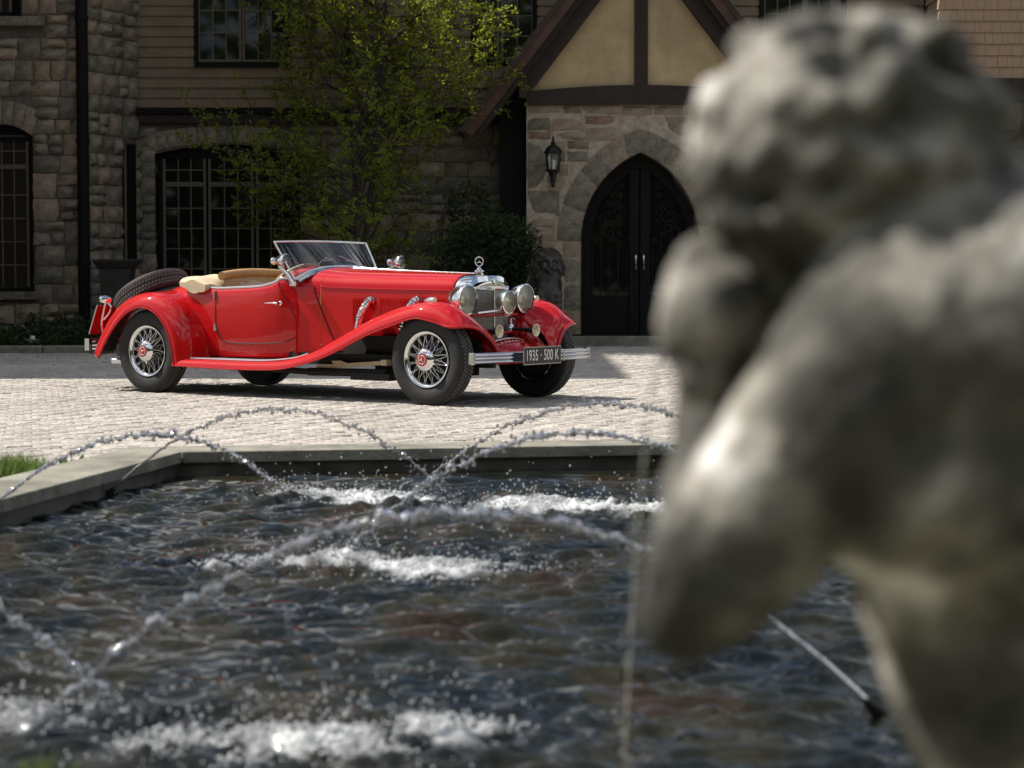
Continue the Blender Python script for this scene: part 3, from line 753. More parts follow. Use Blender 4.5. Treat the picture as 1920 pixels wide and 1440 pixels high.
# ring of arch stones and jamb stones, both sides
rng = np.random.default_rng(8)
ai = gothic(dhw, dzs, dza, 8); ao = gothic(dhw+rw_, dzs, dza+.36, 8)
for sgn in (-1, 1):
    pin = [(pc+sgn*x, z) for x, z in ai]; pout = [(pc+sgn*x, z) for x, z in ao]
    if sgn > 0: pin, pout = pin[::-1], pout[::-1]
    voussoirs(porch, front(YP), pin, pout, ['stone_d', 'stone_a', 'stone_b', 'stone_d'], .04, rng)
    zz = [dzb+.0]
    while zz[-1] < dzs-.2: zz.append(min(dzs, zz[-1]+rng.uniform(.3, .42)))
    zz[-1] = dzs
    for k in range(len(zz)-1):
        xa, xb = pc+sgn*dhw, pc+sgn*(dhw+rw_*.72); xa, xb = min(xa, xb), max(xa, xb)
        vs, fs = stone_geo(front(YP), xa, xb, zz[k], zz[k+1], .04, rng); cc = Vector(((xa+xb)/2, YP, (zz[k]+zz[k+1])/2)); m = MB(); m.add([Vector(v)-cc for v in vs], fs)
        o = m.build('jamb_stone', ['stone_b', 'stone_d', 'stone_a'][k % 3], porch, smooth=True, angle=50); o.location = cc
# door
yd = YP+.22; fwid = .16
q = MB(); gi = gothic(dhw-fwid, dzs, dza-.22); go = gothic(dhw, dzs, dza)
def band(mb, o_, i_, y0, y1):
    mb.grid([[(x, y0, z) for x, z in o_], [(x, y0, z) for x, z in i_], [(x, y1, z) for x, z in i_], [(x, y1, z) for x, z in o_]])
L_ = lambda h, b_: [(pc-h[0][0], b_)]+[(pc-x, z) for x, z in h]+[(pc+x, z) for x, z in h[::-1]][1:]+[(pc+h[0][0], b_)]
band(q, L_(go, dzb), L_(gi, dzb), yd, yd+.1)
door = bm_('entrance_door', 'black_wood', q)
q = MB(); hs = .155
q.box((pc-hs, yd-.03, dzb), (pc-.008, yd+.09, dza-.24)); q.box((pc+.008, yd-.03, dzb), (pc+hs, yd+.09, dza-.24)); q.build('stile', 'black_wood', door, bevel=.006)
for sgn in (-1, 1):
    gx = X_(1150, YP)-pc if sgn < 0 else pc-X_(1150, YP)
    inn = dhw-fwid
    q = MB(); q.box((min(pc+sgn*hs, pc+sgn*inn), yd+.0, dzb), (max(pc+sgn*hs, pc+sgn*inn), yd+.08, dzb+.58)); q.build('door_panel', 'black_wood', door, bevel=.008)
    gg = [(x, z) for x, z in gothic(inn, dzs, dza-.22, 16) if x > hs]
    pts = [(pc+sgn*hs, dzb+.58), (pc+sgn*inn, dzb+.58)]+[(pc+sgn*x, z) for x, z in gg]+[(pc+sgn*hs, gg[-1][1]+.05)]
    q = MB(); q.add([(x, yd+.06, z) for x, z in pts], [tuple(range(len(pts)))]); q.build('pane', 'pane', door)
    # wrought iron grille: uprights and scrolls
    q = MB(); yg = yd+.02; gm = pc+sgn*(hs+inn)/2
    def scroll(cx, cz, r, dirx, turns=1.4, dz=1):
        P = []
        for i in range(26):
            t = i/25; a = t*turns*2*PI; rr = r*(1-.8*t); P.append((cx+dirx*rr*math.cos(a), yg, cz+dz*rr*math.sin(a)))
        q.tube(P, .008, 6)
    ztop = dzb+2.25
    for k in range(5):
        x = pc+sgn*(hs+.04+(inn-hs-.06)*k/4.0)
        zt_ = min(ztop, dzs+.9*(1-abs(x-pc)/inn)); q.tube([(x, yg, dzb+.58), (x, yg, dzb+1.35+.1*(k % 2))], .0075, 6)
        scroll(x+.035, dzb+1.40+.1*(k % 2), .05, -1)
        scroll(x, dzb+.66, .045, 1)
    for (cx, cz, r, d) in ((gm, dzb+1.62, .10, 1), (gm+.12*sgn, dzb+1.72, .08, -1), (gm-.13*sgn, dzb+1.85, .09, 1), (gm-.10*sgn, dzb+2.05, .085, -1), (gm+.02*sgn, dzb+1.95, .07, 1), (gm-.15*sgn, dzb+2.22, .06, 1)): scroll(cx, cz, r, d); scroll(cx, cz-.11, r*.7, -d, dz=-1)
    q.build('iron_scrollwork', 'iron', door, smooth=True)
    q = MB(); q.tube([(pc+sgn*.06, yd-.05, dzb+.95), (pc+sgn*.06, yd-.08, dzb+.98), (pc+sgn*.06, yd-.08, dzb+1.16), (pc+sgn*.06, yd-.05, dzb+1.19)], .011, 8); q.build('handle', 'bumper', door, smooth=True)
q = MB(); q.box((X_(1062, YP), YP-.30, .12), (X_(1345, YP), YP+.4, dzb-.002)); q.box((X_(1058, YP), YP-.12, -.05), (X_(1350, YP), YP-.02, .12)); bm_('threshold', 'black_wood', q)
q = MB(); q.box((X_(1058, 31.9), 31.72, -.05), (X_(1350, 31.9), YP-.10, .15)); bm_('doorstep', 'coping', q, bevel=.015)
# gable: beam, posts, stucco
gY = YP-.02; zt = Zz(196, YP)
bl, br_ = X_(985, YP), 2*pc-X_(985, YP)
q = MB(); n_ = 12
top = [(bl+(br_-bl)*i/n_, Zz(172, YP)+(Zz(160, YP)-Zz(172, YP))*math.sin(PI*i/n_)) for i in range(n_+1)]
q.grid([[(x, YP-.10, zt-.004) for x, z in top], [(x, YP-.10, z) for x, z in top], [(x, YP+.1, z) for x, z in top], [(x, YP+.1, zt-.004) for x, z in top]])
q.add([(bl, YP-.10, zt-.004), (bl, YP-.10, top[0][1]), (bl, YP+.1, top[0][1]), (bl, YP+.1, zt-.004)], [(0,1,2,3)])
q.grid([[(x, YP-.10, zt-.004) for x, z in top], [(x, YP+.1, zt-.004) for x, z in top]])
bm_('tie_beam', 'timber', q)
SL = 1.31
zap = Zz(172, YP)+(pc-X_(998, YP))*SL
for sgn in (-1, 1):
    q = MB(); xa = pc+sgn*.10; xb = pc+sgn*(pc-X_(992, YP))
    tri = [(xa, Zz(166, YP)), (xb, Zz(172, YP)), (xa, zap-.12)]
    k = 10; rows = []
    for i in range(k+1):
        x = xa+(xb-xa)*i/k; ztop_ = Zz(172, YP)+(abs(xb-pc)-abs(x-pc))*SL+.01
        rows.append([(x, YP+.01, Zz(172, YP)-.05+(ztop_-Zz(172, YP)+.05)*j/8) for j in range(9)])
    q.grid(rows); bm_('stucco_panel', 'stucco', q)
q = MB(); q.box((pc-.10, YP-.07, Zz(161, YP)), (pc+.10, YP+.05, zap)); bm_('king_post', 'timber', q, bevel=.01)
# rafters against the wall, barge boards, roof
nx, nz_ = 1/math.hypot(1, SL), SL/math.hypot(1, SL)
for sgn in (-1, 1):
    xi, zi = pc+sgn*(pc-X_(998, YP)), Zz(169, YP); xe, ze = pc+sgn*(pc-X_(886, 31.6)+0.0), Zz(219, 31.6)
    # inner rafter: lower face follows the stucco edge
    def slab(mb, x_, z_, t0, t1, y0, y1, ext):
        # strip between perpendicular offsets t0..t1 outward from the line through (x_, z_) with the roof's slope
        ox, oz = sgn*SL/math.hypot(1, SL), 1/math.hypot(1, SL)
        pA = (x_, z_); s = abs(x_-pc); pB = (pc, z_+s*SL)
        ex, ez = sgn*nx*ext, -nz_*ext
        c = []
        for (px_, pz_) in ((pA[0]+ex, pA[1]+ez), pB):
            for t in (t0, t1): c.append((px_+ox*t if px_ != pc or True else px_, pz_+oz*t))
        a, b_, d, e = c[0], c[1], c[3], c[2]
        # clip the top at the ridge plane
        mb.add([(a[0],y0,a[1]),(b_[0],y0,b_[1]),(pc,y0,pB[1]+t1*math.hypot(1, SL)),(pc,y0,pB[1]+t0*math.hypot(1, SL)),(a[0],y1,a[1]),(b_[0],y1,b_[1]),(pc,y1,pB[1]+t1*math.hypot(1, SL)),(pc,y1,pB[1]+t0*math.hypot(1, SL))],
               [(0,1,2,3),(7,6,5,4),(0,4,5,1),(1,5,6,2),(3,2,6,7),(0,3,7,4)])
    q = MB(); slab(q, xi, zi, 0, .20, YP-.16, YP+.12, .10); bm_('rafter', 'timber', q)
    q = MB(); slab(q, xi, zi, .20, .30, YP-.34, YP+.0, 1.02); bm_('barge_moulding', 'timber', q)
    q = MB(); slab(q, xi, zi, .28, .47, YP-.46, YP-.345, 1.12); bm_('barge_board', 'fascia', q)
    q = MB(); slab(q, xi, zi, .42, .475, YP-.50, YM+.6, 1.16); roof = bm_('porch_roof', 'roof', q)
    for k in range(36):
        q = MB(); t = k*.105; ox, oz = SL/math.hypot(1, SL), 1/math.hypot(1, SL)
        ex, ez = nx*(1.18-t), -nz_*(1.18-t); bx = abs(xi-pc)+ex+ox*.49; bz = zi+ez+oz*.49
        if bx < .05: break
        q.add([(pc+sgn*bx, YP-.52, bz), (pc+sgn*bx, YM+.6, bz), (pc+sgn*(bx-nx*.13), YM+.6, bz+nz_*.13-.012), (pc+sgn*(bx-nx*.13), YP-.52, bz+nz_*.13-.012), (pc+sgn*(bx-.02), YP-.52, bz-.03), (pc+sgn*(bx-.02), YM+.6, bz-.03)], [(0,3,2,1),(0,1,5,4),(0,4,3)])
        q.build('shingle_course', 'roof', roof)
    q = MB(); q.box((pc+sgn*(pc-X_(980, YP))-.06, YP-.30, Zz(186, YP)), (pc+sgn*(pc-X_(980, YP))+.06, YP-.05, Zz(150, YP))); bm_('bracket', 'timber', q, bevel=.008)
q = MB(); q.box((X_(938, YM), YP+.25, 0), (PXL-.003, YM-.12, Zz(196, YP)+.3)); bm_('deep_shade_panel', 'black_wood', q)  # porch side wall, its deep shade put into the near-black colour
# upper storey, eaves, roof, left wing outside the frame to the left
q = MB(); q.box((-8.2, YM+.35, 0), (14, YM+9, 7.4)); bm_('upper_storey', 'mortar_dark', q)
q = MB(); q.add([(-9, YM-.7, 7.35), (15, YM-.7, 7.35), (15, YM+4.5, 9.6), (-9, YM+4.5, 9.6), (15, YM+9.6, 7.35), (-9, YM+9.6, 7.35)], [(0,1,2,3),(3,2,4,5),(0,3,5),(1,4,2),(0,5,4,1)]); bm_('roof', 'roof', q)
q = MB(); q.box((-18, 25.35, -.1), (-8.35, 36, 12)); wing = bm_('wing_wall', 'stone_b', q)  # unseen wing, placed and sized to cast the shade on the paving
flush_stones()

# ---- wall lantern
def lantern():
    o = empty('wall_lantern', at(1037, 352, YP-.22)); tag(o, 'black iron wall lantern on the stone left of the pointed door', 'lantern'); o.scale = (1.25, 1.1, .98)
    s = 1/124.0
    q = MB(); q.lathe([(.0,.0),(.0,.012),(.03,.03),(.06,.02),(.10,.035),(.14,.028),(.20,.045),(.235,.052)], (0,0,0), (0,0,1), 16); q.build('stem', 'iron', o, smooth=True, angle=40)
    q = MB(); q.tube([(0,0,.17),(0,.10,.12),(0,.20,.16)], .014, 8); q.box((-.05,.20,.02),(.05,.215,.30)); q.build('bracket', 'iron', o, bevel=.003)
    q = MB(); q.lathe([(.235,.07),(.25,.088),(.275,.09),(.28,.075)], (0,0,0), (0,0,1), 16)
    for k in range(6):
        a = k*PI/3+.3; q.tube([(.075*math.cos(a),.075*math.sin(a),.275),(.092*math.cos(a),.092*math.sin(a),.40),(.098*math.cos(a),.098*math.sin(a),.52)], .005, 6)
    q.lathe([(.515,.088),(.52,.112),(.54,.112),(.548,.10)], (0,0,0), (0,0,1), 18); q.build('cage', 'iron', o, smooth=True, angle=40)
    q = MB(); q.lathe([(.28,.068),(.40,.084),(.515,.09)], (0,0,0), (0,0,1), 12); q.build('glass', 'glass', o, smooth=True)
    q = MB(); q.tube([(0,0,.28),(0,0,.42)], .028, 10); q.build('candle_sleeve', 'white', o, smooth=True, angle=50)
    q = MB(); q.lathe([(.545,.108),(.60,.085),(.64,.05),(.66,.022),(.69,.03),(.71,.012),(.74,.018),(.79,.002)], (0,0,0), (0,0,1), 18); q.build('cap', 'iron', o, smooth=True, angle=50)
lantern()
# ---- urn planter
o = empty('urn_planter', (X_(222, 31.0), 31.0, .1)); tag(o, 'dark square urn planter by the stone corner left of the big window', 'planter')
def rim_box(mb, w0, z0, w1, z1, m=0):
    vs = [(sx*w0, sy*w0, z0) for sx, sy in ((-1,-1),(1,-1),(1,1),(-1,1))]+[(sx*w1, sy*w1, z1) for sx, sy in ((-1,-1),(1,-1),(1,1),(-1,1))]
    mb.add(vs, [(0,3,2,1),(4,5,6,7),(0,1,5,4),(1,2,6,5),(2,3,7,6),(3,0,4,7)], m)
zt = Zz(486, 31.0)-.1
q = MB(); rim_box(q, .17, .0, .17, .08); rim_box(q, .12, .08, .12, .22); rim_box(q, .16, .22, .23, zt-.14); q.build('body', 'urn', o, bevel=.01)
q = MB(); rim_box(q, .24, zt-.14, .30, zt-.04); rim_box(q, .31, zt-.04, .31, zt); q.build('rim', 'urn', o, bevel=.01)

# ---- leaf helpers, tree, bush, ground cover
def leaf_mesh(name, mat, pts, sz, rng, parent=None, shape=2, loc=None):
    V = []; Fc = []; n_ = 0
    for p in pts:
        k = rng.integers(2, 4) if shape == 3 else 1
        for _ in range(k):
            d = rng.normal(0, 1, 3); d[2] = d[2]*.6-.1; d /= np.linalg.norm(d)+1e-6
            s = rng.normal(0, 1, 3); s -= d*s.dot(d); s /= np.linalg.norm(s)+1e-6; nrm = np.cross(d, s)
            L = sz*rng.uniform(.6, 1.3); w = L*.30
            a = np.array(p)
            V += [a, a+d*L*.5+s*w-nrm*L*.06, a+d*L+nrm*L*-.12, a+d*L*.5-s*w-nrm*L*.06, a+d*L*.5+nrm*L*.05]
            Fc += [(n_, n_+1, n_+4), (n_+1, n_+2, n_+4), (n_+2, n_+3, n_+4), (n_+3, n_, n_+4)]; n_ += 5
    me = bpy.data.meshes.new(name); me.from_pydata([tuple(v) for v in V], [], Fc); me.materials.append(M[mat]); me.update()
    o = bpy.data.objects.new(name, me); COL.objects.link(o)
    if parent is not None: o.parent = parent
    return o
def tree():
    rng = np.random.default_rng(17); bx, by = X_(672, 31.2), 31.2
    o = empty('hornbeam_tree', (bx, by, 0)); tag(o, 'slender many-branched tree with fresh green leaves behind the car', 'tree')
    tr = MB(); L = []
    trunk = [(0,0,0), (.03,0,1), (-.0,.02,2), (-.05,.0,3.2), (-.14,.02,4.4), (-.2,0,6)]
    T = cr(trunk, 6); tr.tube(T, [.085*(1-.55*i/len(T)) for i in range(len(T))], 10)
    tr2 = cr([(0,0,.6), (.10,.05,1.5), (.22,.05,2.6), (.35,0,4), (.45,0,6)], 6); tr.tube(tr2, [.05*(1-.5*i/len(tr2)) for i in range(len(tr2))], 8)
    tr.build('trunk', 'bark', o, smooth=True)
    br = MB()
    def branch(p, d, ln, r, depth):
        P = [Vector(p)]; d = Vector(d).normalized(); n_ = 7
        for i in range(n_):
            d = (d+Vector(rng.normal(0, .08, 3))+Vector((0,0,.035 if depth else .02))).normalized(); P.append(P[-1]+d*ln/n_)
        br.tube(P, [max(.0028, r*(1-.8*i/n_)) for i in range(n_+1)], 5 if depth == 0 else 4, caps=False)
        if depth < 2:
            k = int(6+ln*3.2) if depth == 0 else 4
            for j in range(k):
                t = rng.uniform(.18, 1)*n_; i = min(n_-1, int(t)); q_ = P[i].lerp(P[i+1], t-i)
                sd = Vector(rng.normal(0, 1, 3)); sd = (sd-d*sd.dot(d)).normalized(); branch(q_, d*.75+sd*.75, ln*rng.uniform(.22, .4), r*.42, depth+1)
        if depth > 0:
            m_ = int(ln*(14 if depth == 2 else 10))+1
            for j in range(m_):
                t = rng.uniform(.2, 1)*n_; i = min(n_-1, int(t)); L.append(P[i].lerp(P[i+1], t-i)+Vector(rng.normal(0, .012, 3)))
        else:
            for j in range(int(ln*9)):
                t = rng.uniform(.35, 1)*n_; i = min(n_-1, int(t)); L.append(P[i].lerp(P[i+1], t-i)+Vector(rng.normal(0, .025, 3)))
    for k in range(72):
        z = .75+4.9*(k/72); stem = T if rng.random() < .6 else tr2
        c = min(stem, key=lambda v: abs(v[2]-z)); a = rng.uniform(0, 2*PI)
        ln = (1.35+1.05*min(1, z/2.2))*rng.uniform(.6, 1.1); el = rng.uniform(.5, 1.15)
        dx = math.cos(a); branch((c[0], c[1], z), (dx*1.4-.26, math.sin(a)*.6, el), ln, .016+.008*rng.random(), 0)
    br.build('branches', 'bark', o)
    lf = leaf_mesh('foliage', 'leaf', L, .056, rng, o, 3)
tree()
def bush(name, label, c, r, n_, sz, mat, seed, cat='bush', lumps=9):
    rng = np.random.default_rng(seed); o = empty(name, (c[0], c[1], 0)); tag(o, label, cat); pts = []
    st = MB()
    LC = [np.array([rng.uniform(-.75, .75)*r[0], rng.uniform(-.6, .6)*r[1], c[2]+rng.uniform(-.6, .7)*r[2]]) for _ in range(lumps)]+[np.array([0, 0, c[2]])]
    for _ in range(n_):
        l = LC[int(rng.integers(len(LC)))]; d = rng.normal(0, 1, 3); d /= np.linalg.norm(d)
        rr = rng.uniform(.55, 1.08)*.48; p = l+d*rr*np.array(r); 
        if p[2] > .02: pts.append(p)
    for l in LC: st.tube([(0,0,0), (l[0]*.3, l[1]*.3, l[2]*.5), tuple(l)], [.03, .018, .006], 6)
    st.build('stem', 'bark', o); leaf_mesh('foliage', mat, pts, sz, rng, o, 2)
    return o
bc = at(893, 470, 31.5)
bush('evergreen_bush', 'dark leafy evergreen bush between the tree and the lion statue', (bc.x, 31.5, bc.z), (.95, .55, .98), 11500, .062, 'bushleaf', 5)
# ground cover in the bed
rng = np.random.default_rng(9); pts = []
for k in range(5200):
    x = rng.uniform(-8.6, -1.4); y = rng.uniform(29.62, 31.6); h = .16+.20*abs(math.sin(x*2.3+1))+.08*math.sin(x*7)
    if abs(x-X_(62, 29.9)) < .22 and y < 30.4: h = .06
    pts.append((x, y, .07+abs(rng.normal(0, .5))*h+(.12 if y > 30.8 else 0)*rng.random()))
gc_ = leaf_mesh('ground_cover', 'bushleaf', pts, .075, rng, None, 3); tag(gc_, kind='stuff')
for k, (px, lab) in enumerate(((108, 'low spiky green plant at the kerb right of the white ground light'), (22, 'low green plant at the kerb at the far left edge'))):
    p = gz(px, 652, .08); q = MB(); rr = np.random.default_rng(k)
    for i in range(40):
        a = rr.uniform(0, 6.28); l = rr.uniform(.10, .2); q.add([(-.006,0,0),(.006,0,0),(l*.6*math.cos(a)+.008,l*.6*math.sin(a),l*.7),(l*math.cos(a),l*math.sin(a),l*.75),(l*.6*math.cos(a)-.008,l*.6*math.sin(a),l*.7)], [(0,1,2,4),(4,2,3)])
    o = q.build('border_plant', 'grass'); o.location = (X_(px, 29.75), 29.75, .08); tag(o, lab, 'plant')
o = empty('ground_light', (X_(62, 29.85), 29.85, .11)); tag(o, 'small pale low ground light in the planting bed at left', 'garden light')
q = MB(); q.lathe([(0,.0),(0,.09),(.02,.105),(.06,.112),(.062,.0)], (0,0,0), (0,0,1), 18); q.build('base', 'coping', o, smooth=True, angle=40)
q = MB(); q.lathe([(.06,.035),(.10,.035),(.105,.03),(.105,0)], (0,0,0), (0,0,1), 14); q.build('cap', 'white', o, smooth=True, angle=40)
# woodland across the lawn, seen only in reflections
rng = np.random.default_rng(40); pts = []
for k in range(44):
    a = PI*(1.03+.94*(k+.5)/44); R = rng.uniform(21, 30); cx, cyy = R*math.cos(a), R*math.sin(a)*.95; hh = rng.uniform(9, 15); rr = rng.uniform(2.5, 4)
    for j in range(230):
        d = rng.normal(0, 1, 3); d /= np.linalg.norm(d); pts.append((cx+d[0]*rr, cyy+d[1]*rr, hh*.55+d[2]*hh*.5))
tag(leaf_mesh('woodland', 'wood_leaf', pts, 1.5, rng, None, 2), kind='stuff')

# ================================================================ RED ROADSTER
CTH = .628; CX, CY = -.665+.75*math.sin(CTH), 17.88+.75*math.cos(CTH)
car = empty('roadster', (CX, CY, 0), -CTH)
tag(car, 'red 1930s open roadster with wire wheels parked side-on beyond the pool', 'car')
R0 = .385; XR = -3.29
# --- wheel, axis along y (outer face towards -y for the near side)
def star(mb, c, ax, up, r, th=.003):
    ax = Vector(ax).normalized(); up = Vector(up).normalized(); sd = ax.cross(up)
    c = Vector(c)
    for k in range(3):
        a = 2*PI*k/3; d = up*math.cos(a)+sd*math.sin(a); n_ = ax.cross(d)
        w = r*.16; tip = c+d*r; 
        vs = [c+n_*w*.9+d*r*.12, c-n_*w*.9+d*r*.12, tip, c+ax*th, c-ax*th, c-d*w*.4]
        mb.add(vs, [(0,3,2),(3,1,2),(0,2,4),(4,2,1),(5,3,0),(5,1,3),(5,0,4),(5,4,1)])
def ring(mb, c, ax, r, t, n=32, m=8):
    pts = [(t*math.sin(2*PI*k/m), r+t*math.cos(2*PI*k/m)) for k in range(m)]; mb.lathe(pts, c, ax, n, closed=True)
WM = {}
def wheel_meshes():
    ax = (0, -1, 0)
    q = MB(); prof = [(.055,.222),(.075,.232),(.086,.250),(.097,.285),(.101,.315),(.098,.345),(.088,.368),(.074,.379),(.055,.383),(.03,.385),(0,.3855)]
    full = prof+[(-a, r) for a, r in prof[:-1][::-1]]
    q.lathe(full, (0,0,0), ax, 64); WM['tyre'] = (q.mesh('tyre', 'tyre', True), 'tyre')
    q = MB()      # tread blocks
    for k in range(72):
        for j, off in ((-.052, 0), (-.022, .5), (.022, 0), (.052, .5)):
            a = 2*PI*(k+off)/72; M4 = Matrix.Rotation(a, 4, 'Y'); q.box((-.011, j-.0105, R0-.006), (.011, j+.0105, R0+.0035-.002*(abs(j) > .04)), 0, M4)
    WM['tread'] = (q.mesh('tread', 'treadm'), 'tread')
    q = MB(); q.lathe([(.058,.215),(.078,.223),(.088,.236),(.092,.236),(.092,.229),(.080,.212),(.060,.204),(.02,.198),(-.02,.198),(-.06,.204),(-.09,.232),(-.094,.232)], (0,0,0), ax, 56)
    WM['rim'] = (q.mesh('rim', 'chrome', True, 40), 'rim')
    q = MB()      # laced spokes
    for k in range(32):
        a = 2*PI*k/32
        for (hy, hr, ry, rr, da) in ((-.092, .072, -.045, .205, .26 if k % 2 else -.26), (-.02, .085, -.062, .208, .34 if k % 2 else -.34)):
            p0 = (hr*math.cos(a), hy, hr*math.sin(a)); p1 = (rr*math.cos(a+da), ry, rr*math.sin(a+da)); q.tube([p0, p1], .0019, 5, False)
        if k % 2 == 9:
            q.tube([(.205*math.cos(a), -.05, .205*math.sin(a)), (.185*math.cos(a), -.056, .185*math.sin(a))], .0042, 6)
    q.lathe([(-.05,.075),(.02,.085),(.06,.082),(.098,.076)], (0,0,0), ax, 24)
    WM['spokes'] = (q.mesh('spokes', 'chrome2', True, 40), 'spokes')
    q = MB(); q.lathe([(.085,.085),(.100,.096),(.112,.098),(.122,.092),(.133,.080),(.142,.062),(.146,.05),(.147,.0)], (0,0,0), ax, 40)
    for s_ in (1, -1): q.add([(s_*.088,-.112,.016),(s_*.088,-.112,-.016),(s_*.125,-.108,0),(s_*.088,-.128,.014),(s_*.088,-.128,-.014),(s_*.125,-.114,0)], [(0,1,2),(3,5,4),(0,2,5,3),(1,4,5,2)])
    WM['hub_cap'] = (q.mesh('hub_cap', 'chrome', True, 35), 'hub_cap')
    q = MB(); q.lathe([(.138,.055),(.1485,.055),(.1495,.041),(.148,.040)], (0,0,0), ax, 36); q.lathe([(.1485,.032),(.151,.031),(.152,.0)], (0,0,0), ax, 30)
    WM['badge'] = (q.mesh('badge', 'capred', True, 35), 'badge')
    q = MB(); star(q, (0,-.154,0), (0,-1,0), (0,0,1), .030, .003); ring(q, (0,-.151,0), ax, .0365, .0022, 30, 6)
    WM['emblem'] = (q.mesh('emblem', 'white'), 'emblem')
    q = MB(); q.lathe([(-.02,.20),(-.045,.19),(-.05,.05),(-.05,0)], (0,0,0), ax, 32); WM['brake_drum'] = (q.mesh('brake_drum', 'under', True), 'brake_drum')
wheel_meshes()
def wheel(loc, rot, spare=False):
    w = empty('wheel' if not spare else 'spare_wheel', loc, 0, car); w.rotation_euler = rot
    for k, (me, nm) in WM.items():
        if k == 'tread' and False: continue
        o = bpy.data.objects.new(nm, me); COL.objects.link(o); o.parent = w
    return w
wheel((0, -.75, R0), (0, .3, 0)); wheel((XR, -.75, R0), (0, 1.35, 0)); wheel((0, .75, R0), (0, .7, PI)); wheel((XR, .75, R0), (0, 0, PI))
for (c, tilt) in (((-4.06, 0, .885), 0), ((-3.95, 0, .715), 0)):
    nrm = Vector((-.52, 0, .854)).normalized(); w = wheel(c, (0,0,0), True)
    w.rotation_mode = 'QUATERNION'; w.rotation_quaternion = Vector((0, -1, 0)).rotation_difference(nrm)
    for ch in w.children:
        if ch.name.split('.')[0] in ('brake_drum',): bpy.data.objects.remove(ch)
# --- wings
def wing_surface(stations, side, name, n_=5, thick=.008):
    """stations: (edge, crown, inner) points; cross-line rolls from edge over the crown to the inner seam"""
    dense = cr([tuple(a)+tuple(b_)+tuple(c) for a, b_, c in stations], n_); rows = []
    for d in dense:
        E_, C_, N_ = Vector(d[0:3]), Vector(d[3:6]), Vector(d[6:9])
        h = C_.z-E_.z
        P1 = E_.lerp(C_, .02)+Vector((0, -.0, .0)); 
        out = (C_-E_)
        # quarter-round from the edge up to the crown, then a gentle fall inwards
        row = [E_+(Vector((-.02, 0, -.008)) if E_.x > .2 else Vector((0, .018, -.004))), E_]
        for t in (.12, .26, .42, .6, .8, 1.0):
            a = t*PI/2; row.append(Vector((E_.x+(C_.x-E_.x)*math.sin(a)**1.2, E_.y+(C_.y-E_.y)*(1-math.cos(a)), E_.z+(C_.z-E_.z)*math.sin(a))))
        for t in (.2, .4, .6, .8, 1.0):
            a = t*PI/2; row.append(Vector((C_.x+(N_.x-C_.x)*t, C_.y+(N_.y-C_.y)*(math.sin(a)*.55+t*.45), C_.z+(N_.z-C_.z)*(1-math.cos(a))*.6+(N_.z-C_.z)*t*.4)))
        rows.append([(p.x, p.y*(-side), p.z) for p in row])
    q = MB(); q.grid(rows, flip=(side < 0)); 
    ob = q.build(name, ['paint', 'under'], car, smooth=True, solid=thick, soff=-1)
    b2 = MB(); b2.tube([(d[0], d[1]*(-side), d[2]) for d in dense], [.0065 if d[0] < .25 else .013 for d in dense], 8); b2.build('wired_edge', 'paint', ob, smooth=True)
    return ob
FS = [((-2.92,-.89,.262),(-2.92,-.83,.322),(-2.92,-.58,.33)), ((-2.4,-.89,.25),(-2.4,-.83,.318),(-2.4,-.58,.33)), ((-1.88,-.89,.25),(-1.88,-.83,.318),(-1.88,-.58,.33)),
 ((-1.55,-.89,.27),(-1.55,-.82,.345),(-1.55,-.57,.355)), ((-1.22,-.89,.342),(-1.24,-.80,.432),(-1.24,-.53,.45)), ((-.97,-.89,.424),(-1.0,-.78,.545),(-1.0,-.49,.56)), ((-.61,-.89,.576),(-.63,-.76,.715),(-.63,-.42,.68)),
 ((-.32,-.89,.668),(-.34,-.75,.815),(-.35,-.38,.72)), ((-.1,-.89,.728),(-.10,-.74,.862),(-.1,-.37,.74)), ((.05,-.89,.714),(.06,-.73,.866),(.0,-.37,.74)), ((.17,-.885,.686),(.18,-.71,.838),(.05,-.37,.73)),
 ((.28,-.88,.662),(.28,-.68,.775),(.10,-.37,.70)), ((.36,-.84,.664),(.34,-.62,.715),(.16,-.37,.66)), ((.395,-.74,.660),(.375,-.56,.655),(.27,-.37,.62)), ((.41,-.63,.632),(.395,-.51,.595),(.35,-.37,.56)),
 ((.425,-.54,.57),(.42,-.46,.53),(.39,-.37,.50)), ((.45,-.46,.48),(.445,-.42,.45),(.425,-.37,.43)), ((.46,-.43,.41),(.455,-.40,.40),(.44,-.37,.395))]
wing_surface(FS, 1, 'front_fender'); wing_surface(FS, -1, 'front_fender')
RS = [((-3.89,-.885,.305),(-4.05,-.74,.335),(-4.10,-.50,.34)), ((-3.79,-.89,.458),(-3.97,-.74,.50),(-4.02,-.47,.52)), ((-3.654,-.89,.616),(-3.83,-.74,.685),(-3.90,-.46,.70)), ((-3.523,-.89,.722),(-3.69,-.74,.815),(-3.74,-.46,.83)),
 ((-3.395,-.89,.775),(-3.54,-.74,.885),(-3.56,-.47,.90)), ((-3.294,-.89,.789),(-3.37,-.74,.925),(-3.38,-.50,.94)), ((-3.177,-.89,.758),(-3.17,-.74,.915),(-3.17,-.53,.93)), ((-3.071,-.89,.689),(-3.00,-.745,.84),(-2.97,-.56,.86)),
 ((-2.983,-.89,.576),(-2.87,-.75,.71),(-2.82,-.585,.72)), ((-2.93,-.89,.437),(-2.79,-.75,.55),(-2.74,-.60,.55)), ((-2.905,-.89,.31),(-2.765,-.76,.37),(-2.71,-.60,.37)), ((-2.90,-.89,.262),(-2.76,-.77,.322),(-2.70,-.60,.33))]
wing_surface(RS, 1, 'rear_fender'); wing_surface(RS, -1, 'rear_fender')
